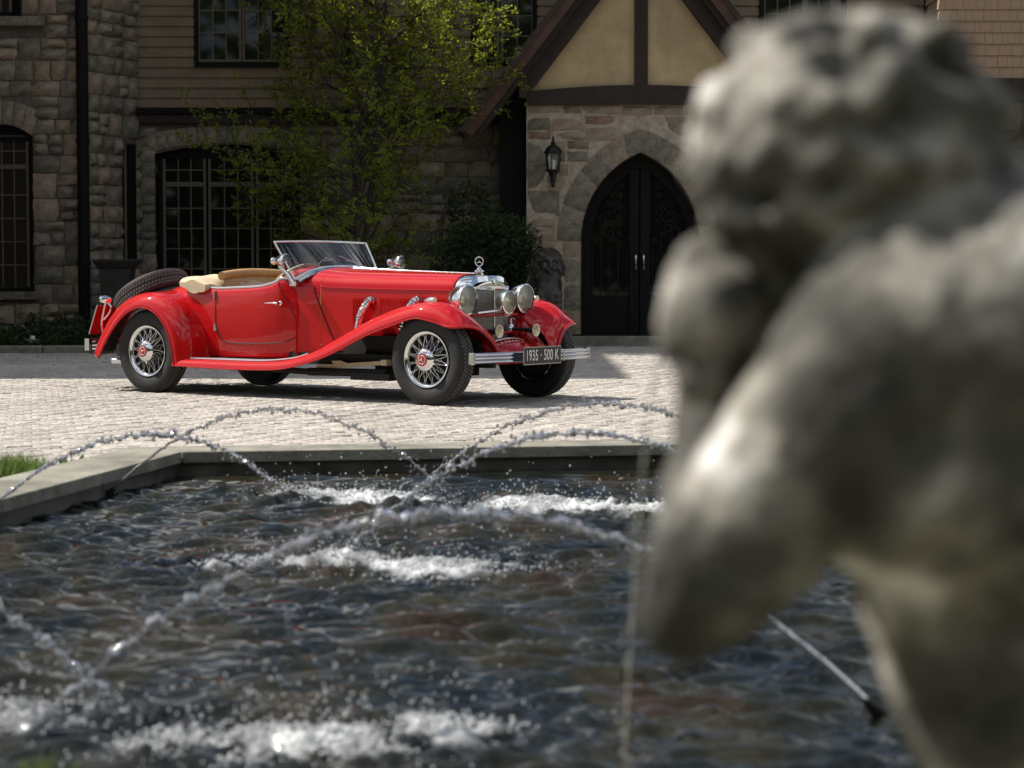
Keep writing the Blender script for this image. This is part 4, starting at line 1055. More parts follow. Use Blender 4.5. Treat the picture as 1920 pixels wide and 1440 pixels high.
# board edge tread strips
for s_ in (-1, 1):
    q = MB(); pts = cr([(-2.78, s_*.80, .330), (-2.4, s_*.80, .327), (-1.9, s_*.80, .328), (-1.55, s_*.79, .356), (-1.35, s_*.785, .402)], 6)
    q.tube(pts, .010, 6); q.tube([(p[0], p[1]-s_*.05, p[2]+.002) for p in pts[:-3]], .008, 6); q.tube([(p[0], p[1]-s_*.10, p[2]+.002) for p in pts[:-5]], .008, 6)
    q.build('running_board_trim', 'chrome', car, smooth=True)
# --- bonnet and body shells, near to far
def section(hw, zb, zs, zt, n_=9, tum=.0, hwb=None, flat=.0):
    """half section from sill up over the shoulder to the centreline, (y, z) with y negative"""
    hwb = hwb if hwb is not None else hw
    pts = [(-hwb, zb)]
    for t in (.25, .5, .75, 1.0): pts.append((-(hwb+(hw-hwb)*math.sin(t*PI/2)), zb+(zs-zb)*t))
    for i in range(1, n_+1):
        a = i/n_*PI/2; pts.append((-hw*math.cos(a)**.8 if i < n_ else 0, zs+(zt-zs)*math.sin(a)**.85))
    return pts
def full(sec): return sec+[(-y, z) for y, z in sec[::-1]][1:]
hs = [(-.10,.335,.42,.955,1.100),(-.16,.345,.42,.957,1.104),(-.5,.38,.42,.962,1.115),(-.9,.43,.41,.968,1.126),(-1.25,.475,.42,.975,1.138),(-1.45,.505,.40,.985,1.150)]
q = MB(); q.grid([[(x, y, z) for y, z in full(section(hw, zb, zs, zt, hwb=hw*1.0))] for x, hw, zb, zs, zt in [tuple(v) for v in cr(hs, 4)]])
bonnet = q.build('bonnet', 'paint', car, smooth=True)
q = MB(); q.tube([(-.12, 0, 1.103), (-.8, 0, 1.125), (-1.5, 0, 1.153)], .006, 6); q.build('hinge_strip', 'chrome', bonnet, smooth=True)
for s_ in (-1, 1):
    q = MB()
    for x in (-.12,): pass
    q.tube([(x, s_*(hw+.002), zs-.0) for x, hw, zb, zs, zt in hs], .004, 6); q.build('bonnet_crease', 'paint', bonnet, smooth=True)
    # louvres
    for k in range(34):
        x = -1.12+k*.028
        if -1.01 < x < -.86 or -.52 < x < -.36: continue
        hw = np.interp(x, [h[0] for h in hs[::-1]], [h[1] for h in hs[::-1]]); l = MB()
        l.add([(x, s_*(hw+.001), .66), (x+.016, s_*(hw+.001), .66), (x+.016, s_*(hw+.001), .885), (x, s_*(hw+.001), .885), (x+.002, s_*(hw+.0045), .663), (x+.002, s_*(hw+.0045), .882)], [(1,2,5,4),(0,4,5,3)])
        l.build('louvre', 'paint', bonnet)
# scuttle / cowl
cs = [(-1.452,.507,.33,.985,1.150),(-1.60,.535,.33,.98,1.165),(-1.74,.56,.33,.98,1.172),(-1.80,.57,.33,.98,1.165)]
q = MB(); q.grid([[((x-.06*min(1, max(0, (-1.6-x)/.1)) if z > .975 else max(x, -1.69)), y, z) for y, z in full(section(hw, zb, zs, zt))] for x, hw, zb, zs, zt in [tuple(v) for v in cr(cs, 5)]]); q.build('scuttle', 'paint', car, smooth=True)
# body sides: belt line falls from the cowl to the door then rises towards the tail
bs = [(-1.67,.532,.355,.95),(-1.72,.545,.355,1.0),(-1.78,.562,.355,1.045),(-1.86,.585,.35,1.045),(-1.95,.60,.35,1.005),(-2.1,.615,.345,.975),(-2.35,.625,.345,.962),(-2.6,.63,.345,.955),(-2.8,.62,.35,.965),(-3.0,.60,.37,.985)]
for s_ in (-1, 1):
    q = MB(); rows = []
    for x, hw, zb, zt in [tuple(v) for v in cr(bs, 4)]:
        r = [(-(hw-.02), zb)]
        for t in (.12, .3, .5, .7, .85, .95): r.append((-(hw-.02+.035*math.sin(t*PI*.75)), zb+(zt-zb)*t))
        r += [(-(hw-.004), zt), (-(hw-.035), zt+.012), (-(hw-.06), zt-.01)]
        rows.append([(x, -s_*y, z) for y, z in r])
    q.grid(rows, flip=(s_ > 0)); bo = q.build('body_side', 'paint', car, smooth=True)
    # bright waist moulding
    q = MB(); q.tube([(p[0], s_*(p[1]-.014), p[3]+.013) for p in [tuple(v) for v in cr(bs[2:9], 4)]], .014, 8); q.build('waist_moulding', 'chrome', car, smooth=True)
    # door cut line, cowl cut line
    def yb(x, z):
        hw = np.interp(x, [b_[0] for b_ in bs[::-1]], [b_[1] for b_ in bs[::-1]]); zt = np.interp(x, [b_[0] for b_ in bs[::-1]], [b_[3] for b_ in bs[::-1]]); t = max(0, min(1, (z-.35)/(zt-.35)))
        return hw-.02+.035*math.sin(t*PI*.75)
    ds = cr([(-2.60,.945),(-2.60,.80),(-2.60,.64),(-2.575,.53),(-2.46,.476),(-2.25,.47),(-2.0,.474),(-1.83,.49),(-1.72,.53),(-1.68,.61),(-1.71,.71),(-1.77,.83),(-1.85,.96),(-1.875,1.03)], 4)
    q = MB(); q.tube([(p[0], s_*(yb(p[0], p[1])+.0005), p[1]) for p in ds], .0042, 6); q.build('door_gap', 'seam', bo, smooth=True)
    q = MB(); hwf = lambda x: np.interp(x, [-1.8,-1.6,-1.452,-1.25,-.9], [.57,.535,.507,.475,.43])
    cp = [(-1.29,.46),(-1.36,.60),(-1.45,.80),(-1.50,.92),(-1.51,.985)]; q.tube([(x, s_*(hwf(x)+.004), z) for x, z in cr(cp, 4)], .0045, 6); q.build('bonnet_gap', 'seam', car, smooth=True)
    # hinges, handle
    for z in (.905, .61):
        q = MB(); q.lathe([(-.032,.0),(-.032,.011),(.032,.011),(.032,0)], (-2.612, s_*(yb(-2.6, z)+.008), z), (0,0,1), 10); q.box((-2.63, s_*yb(-2.6, z)-.004, z-.03), (-2.595, s_*yb(-2.6, z)+.004, z+.03)); q.build('hinge', 'chrome', bo, smooth=True, angle=40)
    y = s_*(yb(-1.86, .83)+.004)
    q = MB(); q.lathe([(0,.024),(.006,.022),(.012,.012),(.035,.010)], (-1.845, y, .835), (0, s_, 0), 16); q.tube([(-1.845, y+s_*.035, .835), (-1.90, y+s_*.042, .838), (-2.0, y+s_*.036, .836)], [.011,.009,.005], 8); q.build('door_handle', 'chrome', bo, smooth=True, angle=50)
# tail
tsx = [(-2.96,.60,.37,.86,1.00),(-3.15,.575,.40,.85,1.045),(-3.35,.54,.45,.82,1.01),(-3.6,.49,.50,.74,.90),(-3.9,.44,.50,.62,.76),(-4.15,.40,.44,.52,.62),(-4.32,.36,.38,.44,.50)]
q = MB(); q.grid([[(x, y, z) for y, z in full(section(hw, zb, zs, zt))] for x, hw, zb, zs, zt in [tuple(v) for v in cr(tsx, 4)]])
e_ = [(tsx[-1][0], y, z) for y, z in full(section(*tsx[-1][1:]))]; q.add(e_, [tuple(range(len(e_)))[::-1]]); e0 = [(tsx[0][0], y, z) for y, z in full(section(*tsx[0][1:]))]
q.add(e0, [tuple(range(len(e0)))]); q.build('tail', 'paint', car, smooth=True, angle=60)
# cockpit: tan trim, seat, floor
q = MB(); rows = []
for x, zt in ((-1.80, 1.06), (-1.95, .99), (-2.3, .96), (-2.7, .955), (-2.95, .97)):
    hw = .545; rows.append([(x, hw*s_, z) for s_, z in ((1, zt), (1.0, .6))])
q.grid(rows)
q.box((-2.95, -.545, .42), (-1.75, .545, .45)); q.build('trim_lining', 'leather', car, smooth=False)
q = MB(); P = []
for i in range(15):      # seat back top roll, seen over the door
    y = -.54+1.08*i/14; P.append((-2.62-.10*math.cos((i/14-.5)*PI), y, 1.078+.03*math.cos((i/14-.5)*PI)))
q.tube(P, .040, 12); q.grid([[(p[0], p[1], p[2]) for p in P], [(p[0]+.22, p[1], .62) for p in P]]); q.box((-2.75, -.52, .45), (-2.15, .52, .64)); q.build('seat', 'leather', car, smooth=True, angle=50)
q = MB(); q.tube([(-2.92, .60, .99), (-2.6, .605, .975), (-2.2, .60, .99), (-1.95, .58, 1.03), (-1.86, .56, 1.08)], [.010,.011,.011,.010,.008], 8)
q.grid([[(-2.95, .58, .99), (-2.6, .59, .97), (-2.2, .59, .985), (-1.9, .57, 1.04)], [(-2.95, .56, .6), (-2.6, .565, .6), (-2.2, .565, .6), (-1.9, .55, .6)]]); q.build('door_cap', 'leather', car, smooth=True)
# folded hood cover
q = MB(); rows = []; rg = np.random.default_rng(3)
for i in range(33):
    t = i/32; y = -.665+1.33*t; e = 1-abs(2*t-1)**6
    cx = -2.86+.0*t; prof = []
    for k in range(18):
        a = 2*PI*k/18; rx = .245*(.70+.3*e); rz = .084*(.65+.35*e)
        zz = .985+(.012 if 0 < i < 32 else 0); x_ = cx-.02+rx*math.cos(a)*(1 if math.cos(a) > 0 else .95); z_ = zz+rz*math.sin(a)+(.02*math.cos(a)*-1)+rg.normal(0, .004)+.012*math.sin(5*a+t*23)+.010*math.sin(t*41+2*a)
        prof.append((x_, y, z_))
    rows.append(prof)
q.grid(rows, True); q.add(rows[0], [tuple(range(18))[::-1]]); q.add(rows[-1], [tuple(range(18))])
q.build('hood_cover', 'canvas', car, smooth=True, sub=1)
# windscreen
wl, wr = (-1.96, -.55, 1.378), (-1.805, .55, 1.398)
base = [(-1.70, y, 1.155-.09*abs(y/.55)**3+.0) for y in np.linspace(-.56, .56, 17)]
bl_ = [(-1.60-.07*abs(y/.60)**2, y, 1.168-.12*abs(y/.60)**3.2) for y in np.linspace(-.60, .60, 21)]
tl_ = [(-1.885, y*1.06, 1.395-.010*abs(y/.60)**2) for y in np.linspace(-.60, .60, 21)]
q = MB(); q.tube(tl_, .0095, 8); q.tube(bl_, .010, 8); q.tube([bl_[0], tl_[0]], .0095, 8); q.tube([bl_[-1], tl_[-1]], .0095, 8); ws = q.build('windscreen', 'chrome', car, smooth=True)
q = MB(); q.grid([bl_, tl_]); q.build('glass', 'screen', ws, smooth=False)
q = MB(); rows = []
for k, (dz, dx) in enumerate(((.0, .0), (.012, .02), (.006, .055), (-.012, .075))): rows.append([(p[0]+dx, p[1]*1.02, p[2]-.012+dz) for p in bl_])
q.grid(rows); q.build('cowl_moulding', 'chrome2', car, smooth=True)
for y0, y1 in ((-.34, -.10), (.26, .03)):
    q = MB(); q.tube([(-1.63, y0, 1.175), (-1.675, (y0+y1)/2, 1.225), (-1.70, y1, 1.262)], [.006,.004,.003], 6); q.tube([(-1.665, y0+.12*(1 if y1 > y0 else -1), 1.215), (-1.69, y0+.42*(1 if y1 > y0 else -1), 1.235)], .0035, 6); q.build('wiper', 'chrome2', ws, smooth=True)
# steering wheel
q = MB(); c = Vector((-1.90, -.34, 1.07)); axn = Vector((-.55, 0, .83)).normalized(); ring(q, c, axn, .205, .012, 40, 8)
sw_ = q.build('steering_wheel', 'ivory', car, smooth=True); q = MB(); qd = Vector((0,0,1)).rotation_difference(axn)
for k in range(4):
    a = PI/4+k*PI/2; q.tube([c, c+qd @ Vector((.2*math.cos(a), .2*math.sin(a), 0))], .008, 6)
q.lathe([(-.02,.035),(.015,.03),(.02,0)], c, axn, 16); q.tube([c, c-axn*.5], .018, 8); q.build('steering_spoke', 'ivory', sw_, smooth=True)
# --- radiator
q = MB(); rows = []
def rsec(sc, dz, x): # shell outline from the bottom near side over the crown to the far side
    hw = .325*sc; pts = [(-hw, .52), (-hw, .70), (-hw*1.0, .90)]
    for i in range(1, 8):
        a = i/8*PI/2; pts.append((-hw*math.cos(a)**.62, .93+(.162+dz)*math.sin(a)**.9))
    pts.append((0, 1.092+dz)); return [(x, y, z) for y, z in pts]+[(x, -y, z) for y, z in pts[::-1]][1:]
R_ = [rsec(1.02, 0, -.105), rsec(1.02, 0, -.02), rsec(1.0, -.003, .015)]
shell_in = rsec(.86, -.055, .02)
nv = len(shell_in); vr = [(.025+.060*(1-abs(p[1])/.33), p[1], p[2]) for p in shell_in]; vo = [(.017+.058*(1-abs(p[1])/.33), p[1], p[2]-.0) for p in rsec(.94, -.008, .0)]
q.grid([R_[0], R_[1], vo, vr]); rad = q.build('radiator_shell', 'chrome', car, smooth=True, angle=40)
q = MB(); q.tube([(-.107, p[1]*1.005, p[2]+.002) for p in R_[0]], .006, 6); q.build('shell_gap', 'seam', rad, smooth=True)
# upper brow of the V, with badge
def gx(y): return .032+.050*(1-abs(y)/.28)
q = MB(); rr_ = []
for y in np.linspace(-.27, .27, 19):
    zt_ = 1.035-.0*abs(y); zl = .985-.03*0
    top = 1.036-.10*(abs(y)/.28)**2.6; rr_.append([(gx(y)+.004, y, .958), (gx(y)+.016, y, .985), (gx(y)+.012, y, max(.99, top))])
q.grid(rr_); q.build('radiator_brow', 'chrome2', rad, smooth=True)
q = MB(); q.lathe([(0,.03),(.008,.03),(.010,.024),(.010,0)], (gx(0)+.012, 0, 1.035), (1, 0, .1), 24); bd = q.build('badge', 'chrome', rad, smooth=True, angle=40); q = MB(); star(q, (gx(0)+.026, 0, 1.036), (1,0,.1), (0,0,1), .019, .002); q.build('emblem', 'black', bd)
q = MB(); q.grid([[(gx(y)-.012, y, z) for y in (-.275, 0, .275)] for z in (.34, .97)]); q.build('grille', 'grille', rad)
for s_ in (-1, 1):
    for k in range(19):
        y = s_*(.012+.014*k); b_ = MB(); b_.bar((gx(y), y, .40), (gx(y), y, .965), .0045, .008, (0,1,0)); b_.build('grille_bar', 'grillebar', rad)
    b_ = MB(); 
    for z in (.46, .56, .66, .76, .86): b_.bar((gx(0)+.004, 0, z), (gx(.275)+.004, s_*.275, z), .003, .004)
    b_.build('grille_crossbar', 'grillebar', rad)
q = MB(); q.bar((gx(0)+.004, 0, .34), (gx(0)+.004, 0, 1.0), .012, .012, (0,1,0)); q.build('centre_strip', 'chrome', rad)
q = MB(); q.box((-.08, -.31, .34), (.03, .31, .53)); q.build('lower_surround', 'under', rad)
# mascot
q = MB(); q.lathe([(0,.040),(.014,.042),(.018,.030),(.024,.030),(.028,.044),(.040,.042),(.048,.024),(.06,.018),(.068,.008),(.082,.006)], (-.075, 0, 1.088), (0,0,1), 24); ms = q.build('mascot', 'chrome', car, smooth=True, angle=40)
q = MB(); cM = Vector((-.075, 0, 1.206)); fdir = Vector((.92, -.38, 0)); ring(q, cM, fdir, .040, .0042, 36, 8); star(q, cM, fdir, (0,0,1), .038, .005); q.build('star_ring', 'chrome', ms, smooth=True, angle=40)
# --- lamps
def lamp(name, c, r, depth, d=(1,0,0), lens='amber', inner=True, back='chrome'):
    c = Vector(c); d = Vector(d).normalized(); q = MB()
    q.lathe([(-depth, 0), (-depth*.97, r*.22), (-depth*.82, r*.52), (-depth*.55, r*.80), (-depth*.25, r*.95), (-.02, r), (0, r*1.02), (.008, r*1.02), (.010, r*.94)], c, d, 40)
    o = q.build(name, back, car, smooth=True, angle=50)
    q = MB(); q.lathe([(.002, r*.94), (-depth*.25, r*.80), (-depth*.45, r*.5), (-depth*.52, 0)], c, d, 36); q.build('reflector', lens, o, smooth=True)
    if inner:
        q = MB(); q.lathe([(-depth*.30, r*.42), (-depth*.2, r*.44), (-depth*.16, r*.30), (-depth*.15, 0)], c-d*.0, d, 24); q.build('bulb_shield', 'amber', o, smooth=True)
    q = MB(); q.lathe([(.006, r*.95), (.012, r*.6), (.016, 0)], c, d, 30); q.build('lens', 'glass', o, smooth=True)
    return o
for s_ in (-1, 1): lamp('headlight', (.115, s_*.42, .882), .128, .20, (1, s_*-.0, -.02), 'refl')
lamp('fog_lamp', (.24, .0, .856), .098, .13, (1, 0, -.02), 'amber', False)
q = MB(); q.tube([(.06, -.40, .75), (.16, -.2, .745), (.2, 0, .755), (.16, .2, .745), (.06, .40, .75)], .013, 8)
for s_ in (-1, 1): q.tube([(.06, s_*.42, .78), (.02, s_*.43, .68)], .02, 8)
q.build('lamp_bracket', 'paint', car, smooth=True)
q = MB(); q.tube([(.14, -.31, .765), (.19, -.1, .785), (.21, 0, .79)], [.013,.010,.006], 8); ring(q, (.215, .02, .78), (1,0,0), .045, .003, 24, 6); q.bar((.215, -.02, .78), (.215, .06, .78), .004, .004); q.bar((.215, .02, .74), (.215, .02, .82), .004, .004); q.build('badge_bar', 'chrome', car, smooth=True)
# horns
for s_, y in ((-1, -.30), (1, .235)):
    c = Vector((.36, y, .612)); q = MB(); q.lathe([(-.24,.014),(-.14,.015),(-.07,.020),(-.03,.032),(-.005,.052),(.004,.056)], c, (1,0,-.02), 26); h_ = q.build('horn', 'black', car, smooth=True)
    q = MB(); q.lathe([(.004,.056),(.008,.055),(.0,.046),(-.03,.030),(-.06,.015),(-.07,0)], c, (1,0,-.02), 26); q.build('horn_bell', 'amber', h_, smooth=True)
    q = MB(); q.lathe([(-.30,0),(-.295,.036),(-.27,.046),(-.25,.044),(-.24,.022)], c, (1,0,-.02), 22); q.tube([c+Vector((-.27,0,.03)), c+Vector((-.27, 0, .10))], .016, 8); q.build('horn_motor', 'chrome', h_, smooth=True, angle=40)
q = MB(); q.tube([(.11, -.38, .60), (.13, 0, .585), (.11, .38, .60)], .014, 8); q.build('horn_bar', 'paint', car, smooth=True)
# front apron between the wings
q = MB(); rows = []
for y in np.linspace(-.41, .41, 17):
    a = 1-(y/.41)**2; rows.append([(.20+.06*a, y, .545-.0*a-.085*(abs(y)/.41)**2), (.30+.06*a, y, .50-.08*(abs(y)/.41)**2), (.38+.05*a, y, .42), (.41+.04*a, y, .34)])
q.grid(rows); q.build('front_apron', 'paint', car, smooth=True, solid=.006)
q = MB(); q.tube([(r[0][0], r[0][1], r[0][2]+.002) for r in rows], .007, 6); q.build('apron_bead', 'chrome2', car, smooth=True)
for s_ in (-1, 1):
    q = MB(); q.grid([[(-.1, s_*.36, .40), (.15, s_*.36, .40), (.42, s_*.37, .36)], [(-.1, s_*.36, .76), (.15, s_*.365, .68), (.42, s_*.375, .42)]]); q.build('inner_valance', 'paint', car, smooth=True, solid=.006)
# bumper: twin ribbed blades
q = MB()
def bx(y): return .60-.10*(y/.9)**2
for (z, r) in ((.434,.0165),(.404,.0155),(.374,.0155)):
    q.tube([(bx(y), y, z+.0) for y in np.linspace(-.87, .80, 24)], r, 10)
bp_ = q.build('front_bumper', 'bumper', car, smooth=True)
for y in (-.865, -.16, .31, .80):
    q = MB(); q.box((bx(y)-.035, y-.014, .354), (bx(y)+.020, y+.014, .454)); q.build('bumper_clamp', 'chrome', bp_, bevel=.006)
q = MB()
for s_ in (-1, 1): q.bar((.30, s_*.34, .38), (.57, s_*.36, .40), .03, .05)
q.build('bumper_iron', 'under', bp_)
# number plate
yp = -.085; xp = .655
pl = MB(); pl.box((xp-.008, yp-.275, .335), (xp, yp+.275, .487)); plate = pl.build('number_plate', 'black', car, bevel=.003)
q = MB()
for a, b2 in (((yp-.272,.341),(yp+.272,.341)),((yp-.272,.484),(yp+.272,.484)),((yp-.272,.341),(yp-.272,.484)),((yp+.272,.341),(yp+.272,.484))): q.bar((xp+.001, a[0], a[1]), (xp+.001, b2[0], b2[1]), .006, .006)
q.build('plate_border', 'chrome2', plate)
q = MB(); q.tube([(.60, yp-.1, .41), (.66, yp-.1, .41)], .008, 6); q.tube([(.60, yp+.1, .41), (.66, yp+.1, .41)], .008, 6); q.build('plate_stay', 'chrome2', plate)
def text(txt, name, mat, parent, loc, size, sx, rot=(PI/2, 0, PI/2), ext=.0012):
    cu = bpy.data.curves.new('t', 'FONT'); cu.body = txt; cu.size = size; cu.extrude = ext; cu.align_x = 'CENTER'; cu.align_y = 'CENTER'; cu.space_character = 1.08; cu.offset = .0006
    t = bpy.data.objects.new('t', cu); COL.objects.link(t); bpy.context.view_layer.update()
    me = bpy.data.meshes.new_from_object(t.evaluated_get(bpy.context.evaluated_depsgraph_get())); bpy.data.objects.remove(t)
    me.materials.clear(); me.materials.append(M[mat]); o = bpy.data.objects.new(name, me); COL.objects.link(o); o.parent = parent; o.location = loc; o.rotation_euler = rot; o.scale = (sx, 1, 1); return o
text('1935 \u00b7 500 K', 'lettering', 'white', plate, (xp+.002, yp+.0, .411), .128, .66)
# parking lamps on the wings, tool cap
for s_ in (-1, 1):
    q = MB(); rows = []
    for t, rr in ((-.075,.004),(-.05,.022),(-.02,.033),(.02,.038),(.045,.038)): rows.append([(-.03+t, s_*.745+rr*.8*math.cos(2*PI*k/14), .878+rr*.75*math.sin(2*PI*k/14)) for k in range(14)])
    q.grid(rows, True); pk = q.build('parking_lamp', 'chrome', car, smooth=True); q = MB(); q.add([(p[0]+.001, p[1], p[2]) for p in rows[-1]], [tuple(range(14))]); q.build('lens', 'amber', pk)
# flexible exhaust pipes
for (x0, zt_, x1, zb2) in ((-.93, .865, -1.03, .58), (-.43, .862, -.53, .62)):
    for s_ in (-1,):
        pts = cr([(x0, s_*.40, zt_), (x0-.004, s_*.455, zt_-.005), (x0-.02, s_*.50, zt_-.06), (x0-.06, s_*.51, (zt_+zb2)/2), (x1, s_*.50, zb2)], 9)
        q = MB(); q.tube(pts, [.036+.0035*(k % 2) for k in range(len(pts))], 14); q.build('exhaust_pipe', 'chrome2', car, smooth=False)
        q = MB(); ring(q, (x0+.002, s_*.425, zt_), (0,1,0), .040, .006, 20, 6); q.build('exhaust_collar', 'black', car, smooth=True)
# spot lamps on the cowl
for s_, yy, xx in ((-1, -.60, -1.77), (1, .60, -1.47)):
    if s_ < 0:
        q = MB(); q.tube([(-1.70, -.585, 1.01), (-1.76, -.60, 1.10), (-1.85, -.61, 1.165)], [.030,.020,.014], 10); q.box((-1.73, -.605, .99), (-1.655, -.565, 1.03)); br1 = q.build('lamp_arm', 'chrome', car, smooth=True, angle=50)
        lamp('spot_lamp', (-1.78, -.60, 1.215), .062, .13, (1,0,-.02), 'chrome2', False)
        q = MB(); q.ball((-1.925, -.60, 1.213), (.028,.036,.036), 2); q.build('lamp_mirror', 'chrome', br1, smooth=True)
    else:
        q = MB(); q.tube([(-1.70, .57, 1.06), (-1.62, .60, 1.12), (-1.52, .60, 1.17)], [.02,.016,.012], 8); br1 = q.build('lamp_arm', 'chrome', car, smooth=True)
        lamp('spot_lamp', (-1.43, .60, 1.207), .058, .12, (1,0,-.02), 'chrome2', False)
        q = MB(); q.ball((-1.565, .60, 1.205), (.026,.034,.034), 2); q.build('lamp_mirror', 'chrome', br1, smooth=True)
# chassis, exhaust, splash plates
q = MB()
for s_ in (-1, 1): q.bar((-4.1, s_*.42, .36), (.35, s_*.36, .36), .06, .11); q.bar((-.15, s_*.36, .33), (.45, s_*.36, .40), .05, .06)
q.tube([(0, -.7, R0), (0, .7, R0)], .035, 8); q.tube([(XR, -.7, R0), (XR, .7, R0)], .05, 8); q.ball((XR, 0, R0), (.13,.11,.13), 2); q.box((-3.1, -.55, .30), (-.5, .55, .40)); q.box((-1.0, -.30, .20), (-.3, .30, .45)); q.box((-4.2, -.38, .35), (-3.4, .38, .56))
q.build('chassis', 'under', car)
q = MB(); q.tube([(-1.5, -.62, .235), (-.62, -.60, .245)], .035, 8); q.tube([(-4.15, -.35, .26), (-1.5, -.62, .235)], .028, 8); q.box((-.98, -.66, .18), (-.55, -.50, .24)); q.build('exhaust_system', 'under', car)
q = MB(); q.bar((-1.42, -.60, .275), (-.62, -.60, .335), .035, .006, (0,1,0)); q.box((-.66, -.63, .31), (-.60, -.56, .36)); q.add([(-1.25,-.60,.335),(-1.14,-.60,.34),(-1.05,-.60,.315),(-1.12,-.60,.288),(-1.22,-.60,.30)], [(0,1,2,3,4)]); q.build('side_rail', 'canvas', car)
for s_ in (-1, 1):
    q = MB(); q.grid([[(x, s_*.47, z) for x in (-1.35, -1.0, -.5, 0, .3)] for z in (.36, .56)]); q.build('wheel_arch_liner', 'under', car)
    q = MB(); q.grid([[(x, s_*.555, z) for x in (-3.7, -3.5, -3.1, -2.75)] for z in (.38, .74)]); q.build('wheel_arch_liner', 'under', car)
# rear: lamp, plate box, bumper
q = MB(); q.lathe([(-.05,0),(-.045,.03),(-.03,.06),(0,.068),(.02,.060),(.03,0)], (-4.02, -.66, .862), (.25,0,1), 24); tl = q.build('rear_lamp', 'chrome', car, smooth=True, angle=50)
q = MB(); q.tube(cr([(-4.02,-.66,.83),(-4.05,-.66,.74),(-4.08,-.66,.62),(-4.06,-.655,.52),(-4.02,-.65,.46)], 4), .011, 8); q.tube(cr([(-4.0,-.66,.83),(-3.95,-.66,.78),(-3.98,-.66,.72),(-4.05,-.66,.66)], 4), .009, 8); q.build('lamp_arm', 'chrome', tl, smooth=True)
M4 = Matrix.Translation((-4.42, -.50, .515)) @ Matrix.Rotation(.40, 4, 'Y')
q = MB(); q.box((-.006, 0, 0), (.006, .50, .30), 0, M4); pb = q.build('rear_plate_box', 'paint', car)
q = MB()
for a, b2 in (((0,0,0),(0,0,.3)),((0,0,0),(0,.5,0)),((0,0,.3),(0,.5,.3)),((0,.5,0),(0,.5,.3)),((0,.28,0),(0,.28,.3))): q.bar(M4 @ Vector(a)+Vector((-.006,0,0)), M4 @ Vector(b2)+Vector((-.006,0,0)), .008, .012)
q.build('plate_border', 'chrome2', pb)
q = MB()
for (z, r) in ((.452,.019),(.415,.020),(.38,.016)): q.tube([(-4.46+.14*(y/.6)**2, y, z) for y in np.linspace(-.60, .70, 18)], r, 8)
q.box((-4.35, -.63, .36), (-4.29, -.59, .475)); rb = q.build('rear_bumper', 'chrome', car, smooth=True, angle=50)
q = MB(); q.bar((-4.5, -.35, .42), (-4.1, -.40, .42), .03, .05); q.bar((-4.5, .35, .42), (-4.1, .40, .42), .03, .05); q.build('bumper_iron', 'under', rb)
q = MB(); q.tube([(-4.10, -.50, .262), (-3.85, -.47, .266)], .028, 12); q.build('tailpipe', 'chrome', car, smooth=True)

# ================================================================ SCULPTED THINGS (one continuous surface each)
def capsule(mb, a, b, ra, rb, n_=10):
    a, b = Vector(a), Vector(b)
    for i in range(n_+1): t = i/n_; mb.ball(a.lerp(b, t), ra+(rb-ra)*t, 2)
def sculpt(mb, name, mat, parent, voxel, smooth_it=3, noise=None, origin=(0,0,0)):
    me = mb.mesh('tmp', mat); o = bpy.data.objects.new('tmp', me); COL.objects.link(o)
    r = o.modifiers.new('r', 'REMESH'); r.mode = 'VOXEL'; r.voxel_size = voxel; r.use_smooth_shade = True
    if smooth_it: s_ = o.modifiers.new('s', 'SMOOTH'); s_.factor = .5; s_.iterations = smooth_it
    bpy.context.view_layer.update()
    m2 = bpy.data.meshes.new_from_object(o.evaluated_get(bpy.context.evaluated_depsgraph_get())); bpy.data.objects.remove(o)
    if noise: 
        from mathutils import noise as nz_
        nn = [v.normal.copy() for v in m2.vertices]
        for v, n_ in zip(m2.vertices, nn): v.co += n_*noise(v.co, nz_)
    m2.name = name; m2.polygons.foreach_set('use_smooth', [True]*len(m2.polygons))
    p = bpy.data.objects.new(name, m2); COL.objects.link(p); p.parent = parent; return p
# --- lion
lo = empty('lion_statue', (X_(1028, 30.8), 30.8, 0)); tag(lo, 'dark bronze lion statue sitting left of the pointed door', 'statue')
lo.rotation_euler = (0, 0, .12); zl = lambda py: Zz(py, 30.8)
q = MB(); hz = zl(495)
q.ball((0, -.05, hz), (.125,.16,.15), 2); q.ball((0, -.20, hz-.06), (.055,.10,.058), 2); q.ball((0, -.290, hz-.035), (.034,.028,.022), 2); q.ball((0, -.235, hz-.125), (.042,.05,.026), 2)
q.ball((0, -.165, hz+.075), (.095,.07,.06), 2); q.tube([(0,-.18,hz+.08),(0,-.27,hz-.02)], [.032,.028], 8)
for s_ in (-1, 1):
    q.ball((s_*.060, -.185, hz+.060), (.040,.035,.016), 2); q.ball((s_*.045,-.25,hz-.075), (.036,.04,.03), 2); q.ball((s_*.075,-.15,hz-.05), (.05,.06,.055), 2)
    q.ball((s_*.115, -.05, hz+.125), (.035,.022,.045), 2)
rg = np.random.default_rng(2)
for k in range(230):     # mane locks
    a = rg.uniform(0, 2*PI); d = rg.uniform(0, 1); r = .13+.085*d; y = -.07+.22*d; cx_, cz_ = r*math.cos(a)*1.0, r*math.sin(a)*1.15-.03
    if cz_ < 0: cz_ *= 1.0+.9*d
    p = Vector((cx_, y, hz+cz_)); out = Vector((math.cos(a), .15, math.sin(a)-.7)).normalized()
    q.tube([p, p+out*.035, p+out*.085+Vector((0,.01,-.02))], [.022,.017,.006], 6)
q.ball((0, .08, hz-.20), (.19,.20,.30), 3); q.ball((0, .02, hz-.42), (.19,.17,.26), 3); q.ball((0, .38, hz-.62), (.24,.34,.30), 3)
